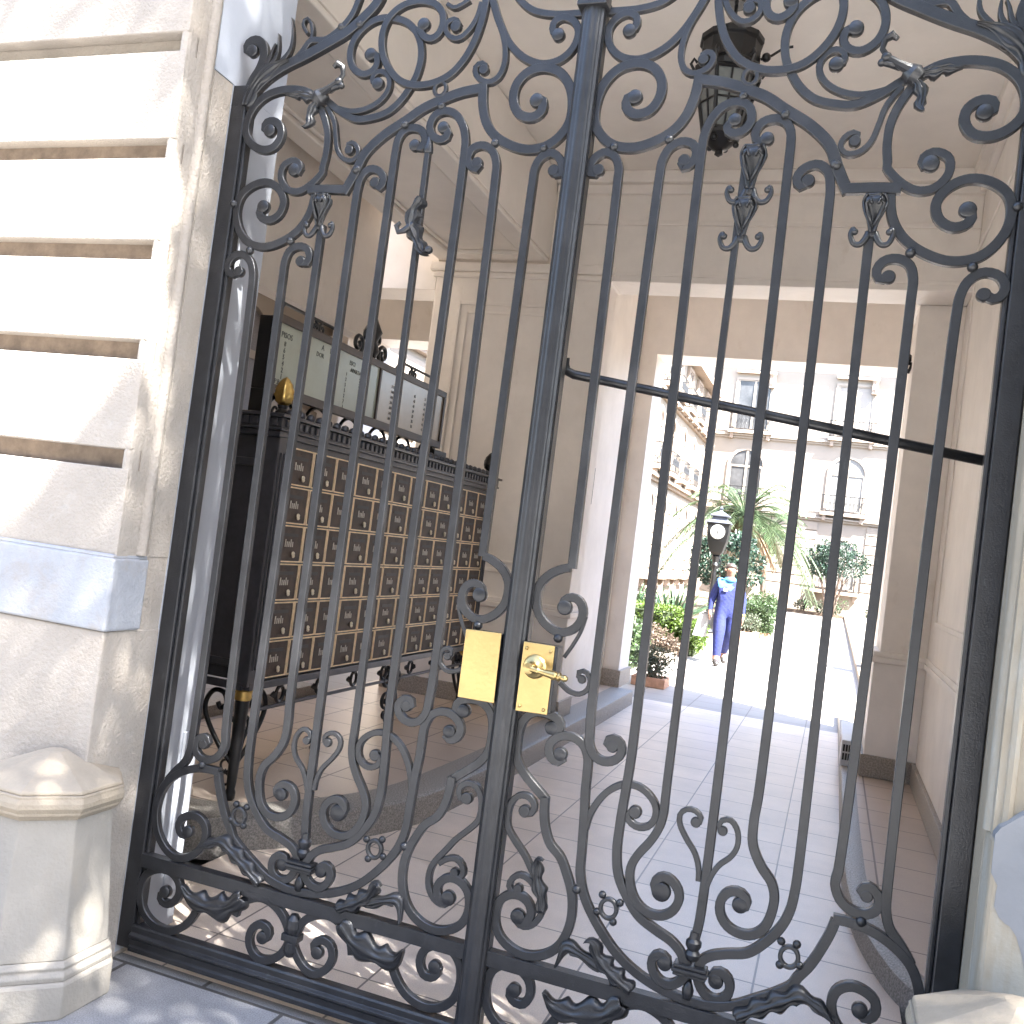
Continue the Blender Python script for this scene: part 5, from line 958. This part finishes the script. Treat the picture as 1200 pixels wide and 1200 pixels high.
palm(-1.9, 26.5, 3.2, 'feathery palm with brown dry skirt behind the clock post', 2.6, 46, 16)
palm(-1.45, 31.0, 3.0, 'slim palm with bare trunk standing right of the person', 2.0, 30, 8, .085)
# round trees
def round_tree(x, y, h, r, z0, label, n=26, trunks=3):
    t = thing('small_tree', label, 'tree', (x, y, 0), 'small dark trees before the far walls')
    mb = MB(); tips = []
    for k in range(trunks):
        a = 2*PI*k/trunks+.5; b = Vector((x+.12*math.cos(a), y+.12*math.sin(a), 0)); m = Vector((x+.35*r*math.cos(a), y+.3*r*math.sin(a), z0*.9)); e = Vector((x+.7*r*math.cos(a), y+.6*r*math.sin(a), (z0+h)/2))
        mb.tube([b, (b+m)/2+Vector((0, 0, .1)), m, e], [.06, .05, .04, .015], 6)
        for q in range(3): mb.tube([m, m+Vector((rnd.uniform(-.5, .5)*r, rnd.uniform(-.5, .5)*r, .5*(h-z0)))], [.025, .008], 5)
    mb.build('trunk', BARK, t, 0, True)
    mb = MB()
    for _ in range(n):
        u = rv().normalized(); c = Vector((x+u.x*r*.78, y+u.y*r*.7, (z0+h)/2+u.z*(h-z0)*.38+.12*r*(1-abs(u.x)))); clump(mb, c, r*.34, 150, .13, .032, .62)
    mb.build('crown', TREEG, t, recalc=False)
round_tree(-1.75, 22.6, 2.42, .95, .95, 'rounded dark-leaved tree directly behind the clock post', 22)
round_tree(.78, 39.2, 3.15, 1.30, 1.55, 'flat-topped dark-leaved tree with twisted trunks before the far facade', 30, 4)
for i, (x, y, s) in enumerate(((-.3, 40.8, .45), (.35, 40.9, .5), (1.15, 40.6, .6))):
    bush('shrub', ['thin low shrub at the foot of the far wall, leftmost of three', 'thin low shrub below the flat-topped tree, middle of three', 'leafy low shrub at the right end of the far bed'][i], 'shrub', x, y, s, s*1.3, BOXG if i == 2 else GREYG, 500, .10, .022)
struct(MB().box(-5.3, 1.42, 40.2, 41.85, -.05, .12).build('garden_bed', SOIL))
bush('shrub', 'green fern-like tuft hanging at the edge of the right pier', 'shrub', 1.72, 15.5, .32, .5, BOXG, 500, .09, .016, z=.95)
tag(MB().box(1.62, 1.86, 15.2, 15.8, 0, .96).build('planter_pillar', CWHITE, None, .02), 'white pedestal under the green tuft at the right of the court', 'planter')
# ------------------------------------------------------------------ the clock post
ck = thing('clock_post', 'black four-sided street clock on a slender fluted post above the plants', 'clock', (-1.72, 19.2, 0))
CX, CY = -1.72, 19.2
mb = MB(); mb.lathe([(.17, 0), (.17, .10), (.12, .16), (.12, .5), (.085, .56), (.065, .62), (.052, 1.3), (.06, 1.36), (.05, 1.42), (.05, 1.55), (.085, 1.60), (.06, 1.66), (.085, 1.74), (.10, 1.80), (.07, 1.83)], (CX, CY, 0), 14)
for sg in (-1, 1): mb.tube([(CX+sg*.05, CY, 1.52), (CX+sg*.11, CY, 1.60), (CX+sg*.12, CY, 1.70), (CX+sg*.08, CY, 1.76)], .014, 6)
CKB = mat('clock black', (.004, .004, .0045), .4, 0, .1, 10); mb.build('post', CKB, ck, 0, 'auto')
mb = MB(); mb.lathe([(.12, 1.83), (.20, 1.90), (.30, 2.14), (.335, 2.36), (.34, 2.52), (.37, 2.53), (.37, 2.56)], (CX, CY, 0), 4, (0, 0, 1), 1, PI/4); mb.build('case', CKB, ck, .01)
mb = MB(); mb.lathe([(.38, 2.56), (.30, 2.62), (.25, 2.625), (.22, 2.70), (.30, 2.71), (.30, 2.735), (.15, 2.80), (.06, 2.83), (.03, 2.86), (.05, 2.90), (.002, 2.96)], (CX, CY, 0), 4, (0, 0, 1), 1, PI/4); mb.build('roof', mat('weathered lead', (.06, .065, .08), .5, 0, .15, 10), ck, .008)
mb = MB(); mb.lathe([(.165, 0), (.165, .012), (.15, .016)], (CX, CY-.243, 2.35), 32, (0, -1, 0)); dial = mb.build('dial', DIAL, ck)
mb = MB()
for k in range(12):
    a = 2*PI*k/12; c = Vector((CX+.125*math.sin(a), CY-.2605, 2.35+.125*math.cos(a))); mb.obox(c, (.006*math.cos(a), 0, -.006*math.sin(a)), (0, .0015, 0), (.018*math.sin(a), 0, .018*math.cos(a)))
for a, l, w in ((2*PI*.0, .11, .005), (2*PI*5.1/12, .075, .007)):
    mb.obox((CX+l*.45*math.sin(a), CY-.2625, 2.35+l*.45*math.cos(a)), (w*math.cos(a), 0, -w*math.sin(a)), (0, .0015, 0), (l*.55*math.sin(a), 0, l*.55*math.cos(a)))
mb.build('hands', INK, dial)
# ------------------------------------------------------------------ the walking person
def person(px, py):
    J = {'pel': (0, 0, .93), 'wai': (0, .01, 1.08), 'che': (0, 0, 1.26), 'nec': (0, .0, 1.43), 'nk2': (0, -.015, 1.50), 'hd': (0, -.025, 1.575), 'hd2': (0, -.02, 1.65),
         'shL': (.165, 0, 1.375), 'elL': (.245, .03, 1.11), 'wrL': (.262, -.05, .88), 'haL': (.262, -.075, .80),
         'shR': (-.165, 0, 1.375), 'elR': (-.235, .05, 1.12), 'wrR': (-.265, -.02, .90), 'haR': (-.268, -.04, .82),
         'hiL': (.085, 0, .90), 'knL': (.085, .06, .50), 'anL': (.075, .33, .17), 'toL': (.078, .24, .06), 'tL2': (.08, .17, .03),
         'hiR': (-.085, 0, .90), 'knR': (-.10, -.15, .50), 'anR': (-.105, -.20, .09), 'toR': (-.11, -.30, .045), 'tR2': (-.112, -.37, .04)}
    Rr = {'pel': .155, 'wai': .15, 'che': .165, 'nec': .07, 'nk2': .056, 'hd': .085, 'hd2': .082, 'sh': .078, 'el': .055, 'wr': .034, 'ha': .036, 'hi': .115, 'kn': .078, 'an': .052, 'to': .042, 't': .034}
    E = [('pel', 'wai'), ('wai', 'che'), ('che', 'nec'), ('nec', 'nk2'), ('nk2', 'hd'), ('hd', 'hd2')]
    for s in 'LR': E += [('che', 'sh'+s), ('sh'+s, 'el'+s), ('el'+s, 'wr'+s), ('wr'+s, 'ha'+s), ('pel', 'hi'+s), ('hi'+s, 'kn'+s), ('kn'+s, 'an'+s), ('an'+s, 'to'+s), ('to'+s, 't'+s+'2')]
    fing = {}
    for s, sg in (('L', 1), ('R', -1)):
        hx, hy, hz = J['ha'+s]
        for k, (dy, L) in enumerate(((-.030, .075), (-.011, .085), (.009, .08), (.028, .062))):
            a, b = 'f%s%da' % (s, k), 'f%s%db' % (s, k); J[a] = (hx, hy+dy, hz-.035); J[b] = (hx-sg*.012, hy+dy*1.15, hz-.035-L*.7); E += [('ha'+s, a), (a, b)]; fing[a] = .011; fing[b] = .009
        a, b = 'h%sa' % s, 'h%sb' % s; J[a] = (hx-sg*.02, hy-.035, hz+.01); J[b] = (hx-sg*.03, hy-.055, hz-.04); E += [('ha'+s, a), (a, b)]; fing[a] = .013; fing[b] = .010
    keys = list(J); me = bpy.data.meshes.new('person'); me.from_pydata([J[k] for k in keys], [(keys.index(a), keys.index(b)) for a, b in E], [])
    o = bpy.data.objects.new('person', me); COL.objects.link(o)
    sk = o.modifiers.new('skin', 'SKIN'); sk.use_smooth_shade = True
    if not me.skin_vertices: me.skin_vertices.new()
    for i, k in enumerate(keys):
        r = fing.get(k) or 1.24*(k not in ('hd', 'hd2', 'nk2') and k[:-1] not in ('wr', 'ha'))*Rr.get(k, Rr.get(k[:-1], Rr.get(k[0], .03))) or Rr.get(k) or Rr.get(k[:-1]) or Rr.get(k[0]) or .03
        sv = me.skin_vertices[0].data[i]; sv.radius = (r, r*.8) if k in ('pel', 'wai', 'che') else (r, r); sv.use_root = (k == 'pel')
    ss = o.modifiers.new('sub', 'SUBSURF'); ss.levels = 2; ss.render_levels = 2
    bpy.context.view_layer.update(); d2 = bpy.context.evaluated_depsgraph_get(); body = bpy.data.meshes.new_from_object(o.evaluated_get(d2)); bpy.data.objects.remove(o)
    # nose, brow, chin on the continuous surface
    for v in body.vertices:
        x, y, z = v.co
        if z > 1.5 and y < -.06:
            v.co.y -= .026*math.exp(-((x/.014)**2+((z-1.592)/.020)**2)); v.co.y += .010*math.exp(-(((abs(x)-.032)/.016)**2+((z-1.618)/.014)**2)); v.co.y -= .012*math.exp(-((x/.03)**2+((z-1.535)/.016)**2))
    body.materials.clear()
    for m in (BLUE, SKIN, BLACK, CYAN): body.materials.append(m)
    for p in body.polygons:
        c = p.center; i = 0
        if c.z > 1.47: i = 1
        elif abs(c.x) > .2 and c.z < .90: i = 1
        elif c.z < .12: i = 2
        elif c.z < .17: i = 1
        elif c.z > 1.30 and c.y < -.03 and c.x < .05 and c.x > -.2: i = 3
        p.material_index = i; p.use_smooth = True
    b = bpy.data.objects.new('person', body); COL.objects.link(b); b.location = (px, py, .002); b.rotation_euler = (0, 0, math.radians(14)); b.scale = (1.0, 1.0, .965)
    def child(mb, name, m, sm=True):
        c = mb.build(name, m, None, 0, sm); c.parent = b; return c
    mb = MB(); ball(mb, (0, .012, 1.625), .100, .98, 20); mb.v = [(x*.97, max(y, -.075+.9*max(0, 1.668-z)), max(z, 1.53)) for x, y, z in mb.v]; child(mb, 'hair', HAIR)
    for sg in (-1, 1):
        mb = MB(); ball(mb, (sg*.031, -.098, 1.615), .010); child(mb, 'eye', HAIR); mb = MB(); ball(mb, (sg*.088, -.02, 1.60), .022, .6); child(mb, 'ear', SKIN)
    mb = MB(); mb.lathe([(.10, 1.40), (.115, 1.43), (.09, 1.47), (.075, 1.485)], (0, -.01, 0), 16); child(mb, 'collar', CYAN)
    mb = MB(); mb.obox((-.07, -.142, 1.27), (.035, 0, 0), (0, .004, 0), (0, .0, .028)); child(mb, 'badge', DIAL, False)
    mb = MB(); mb.lathe([(.042, .0), (.044, .015), (.042, .03)], (.262, -.055, .865), 14); child(mb, 'bracelet', GOLD)
    return b
pb = person(-.72, 13.05)
tag(pb, 'person in a royal blue work suit walking up the court, carrying a white bag', 'person')
mb = MB(); b0 = [(-.17, .02), (.17, .02), (.135, .40), (-.115, .40)]
mb.prism(b0, lambda p, s: (-1.06+p[0]*.62-.12*(.4-p[1]), 13.02+(-.05 if s == 0 else .05)*(1-.6*p[1]/.42), .40+p[1])); 
mb.tube([(-1.10, 12.985, .80), (-1.05, 12.985, .83), (-1.0, 12.985, .82), (-.985, 13.0, .80)], .010, 6)
tag(mb.build('cloth_bag', BAGM, None, .015), 'slack white cloth bag hanging from the walking person\'s hand', 'bag')
# ------------------------------------------------------------------ street tree behind the viewer: its crown dapples the facade and the gate
SUN = Vector((.76, -.42, 1.15)).normalized()
st = thing('street_tree', 'broad leafy street tree on the pavement behind the viewer, shading the gate', 'tree', (8.6, -3.4, 0))
tr = random.Random(5)
def noise2(x, z, s): return math.sin(x*2.3*s+1.7)*math.cos(z*1.9*s+.6)+.6*math.sin(x*4.1*s-z*3.3*s+2.2)+.4*math.cos(x*7.7*s+z*6.1*s)
def keep(x, z):
    n = noise2(x, z, 1.); gx, gz, fx, fz = x-.217, z-.33, x+.235, z+.355
    if fz > 3.17+.05*n+.04*(fx+2) and fx < -.7: return True              # top of the left facade
    if fx < -1.14-.22*max(0, fz-2.3) and fz > 1.44+(min(fx, -1.15)+1.79)*.95+.05*n: return False      # sun on the left facade
    if -1.0 < gx < -.60 and 1.00+.04*n < gz < 1.12+.78*(gx+1.12)+.03*n: return tr.random() < .07
    if -1.42 < x < -1.14 and .60 < z < .95: return n > .0
    return True
tv = MB()
for _ in range(30000):
    x, z, t = tr.uniform(-3.4, 3.2), tr.uniform(-4.4, 6.2), tr.uniform(7.0, 11.0)
    if tr.random() < .25 and noise2(x*1.3+4, z*1.3, 1.4) > 1.1 and x < -2.4: continue
    if not keep(x, z): continue
    t = max(t, (4.2-z)/SUN.z); q = Vector((x, -.12, z))+SUN*t
    leafquad(tv, q, rv(), rv(), .10+.07*tr.random(), .035)
tv.build('crown', STREETG, st, recalc=False)
mb = MB(); mb.tube([(8.6, -3.4, -.05), (8.6, -3.35, 1.2), (8.4, -3.3, 3.0), (8.0, -3.2, 4.6)], [.26, .21, .18, .14], 12)
for e in ((4.2, -2.8, 6.6), (5.6, -3.2, 8.4), (7.4, -3.3, 9.6), (8.6, -3.4, 8.0), (3.6, -2.8, 8.0), (6.0, -3.0, 10.4)): mb.tube(s3([(8.05, -3.22, 4.3), ((8.1+e[0])/2+.2, (-3.2+e[1])/2, (4.3+e[2])/2+.3), e]), .05, 7)
mb.build('trunk', BARK, st, 0, True)
opp = thing('opposite_building', 'plain stone house front across the street behind the viewer', 'building', (0, -17, 0))
MB().box(-34, 34, -26, -17, 0, 15).build('wall', STONE, opp)
for i in range(11):
    for j in range(3):
        wn = MB().box(-30+6*i-.6, -30+6*i+.6, -17.0, -16.97, 1.4+4.4*j, 4.0+4.4*j).build('window', WINDARK, opp)
        MB().box(-30+6*i-.8, -30+6*i+.8, -17.0, -16.8, 1.2+4.4*j, 1.39+4.4*j).build('sill', STONE, wn)

# ------------------------------------------------------------------ light
w = bpy.data.worlds.new('World'); S.world = w; w.use_nodes = True
nt = w.node_tree; bg = nt.nodes['Background']; sky = nt.nodes.new('ShaderNodeTexSky'); sky.sky_type = 'NISHITA'; sky.sun_disc = False
sky.sun_elevation = math.asin(SUN.z); sky.sun_rotation = math.atan2(SUN.x, SUN.y)
sky.air_density = 1.0; sky.dust_density = 1.5; sky.ozone_density = 1.0
nt.links.new(sky.outputs[0], bg.inputs['Color']); bg.inputs['Strength'].default_value = .10
sd = bpy.data.lights.new('Sun', 'SUN'); sd.energy = 4.6; sd.angle = math.radians(.6); sd.color = (1, .97, .92)
so = bpy.data.objects.new('Sun', sd); COL.objects.link(so); so.rotation_euler = SUN.to_track_quat('Z', 'Y').to_euler()
# ------------------------------------------------------------------ camera
yaw, pitch, roll = -.334328238, .0285512619, .126416705
f = Vector((math.sin(yaw)*math.cos(pitch), math.cos(yaw)*math.cos(pitch), math.sin(pitch)))
r0 = Vector((math.cos(yaw), -math.sin(yaw), 0)); u0 = r0.cross(f)
r = r0*math.cos(roll)+u0*math.sin(roll); u = -r0*math.sin(roll)+u0*math.cos(roll)
cd = bpy.data.cameras.new('Camera'); co = bpy.data.objects.new('Camera', cd); COL.objects.link(co)
co.matrix_world = Matrix(((r.x, u.x, -f.x, .88757), (r.y, u.y, -f.y, -2.73719), (r.z, u.z, -f.z, 1.6), (0, 0, 0, 1)))
cd.sensor_width = 36; cd.sensor_fit = 'HORIZONTAL'; cd.lens = 1110.33857/1200*36; cd.clip_start = .05; cd.clip_end = 1200
S.camera = co
S.view_settings.view_transform = 'Standard'; S.view_settings.look = 'None'; S.view_settings.gamma = 1; S.view_settings.use_curve_mapping = False
S.view_settings.exposure = 3.98
cy = S.cycles
cy.use_denoising = True
try: cy.denoiser = 'OPENIMAGEDENOISE'
except Exception: pass
cy.max_bounces = 12; cy.diffuse_bounces = 8; cy.glossy_bounces = 4; cy.transmission_bounces = 4; cy.caustics_reflective = False; cy.caustics_refractive = False
cy.sample_clamp_indirect = 12
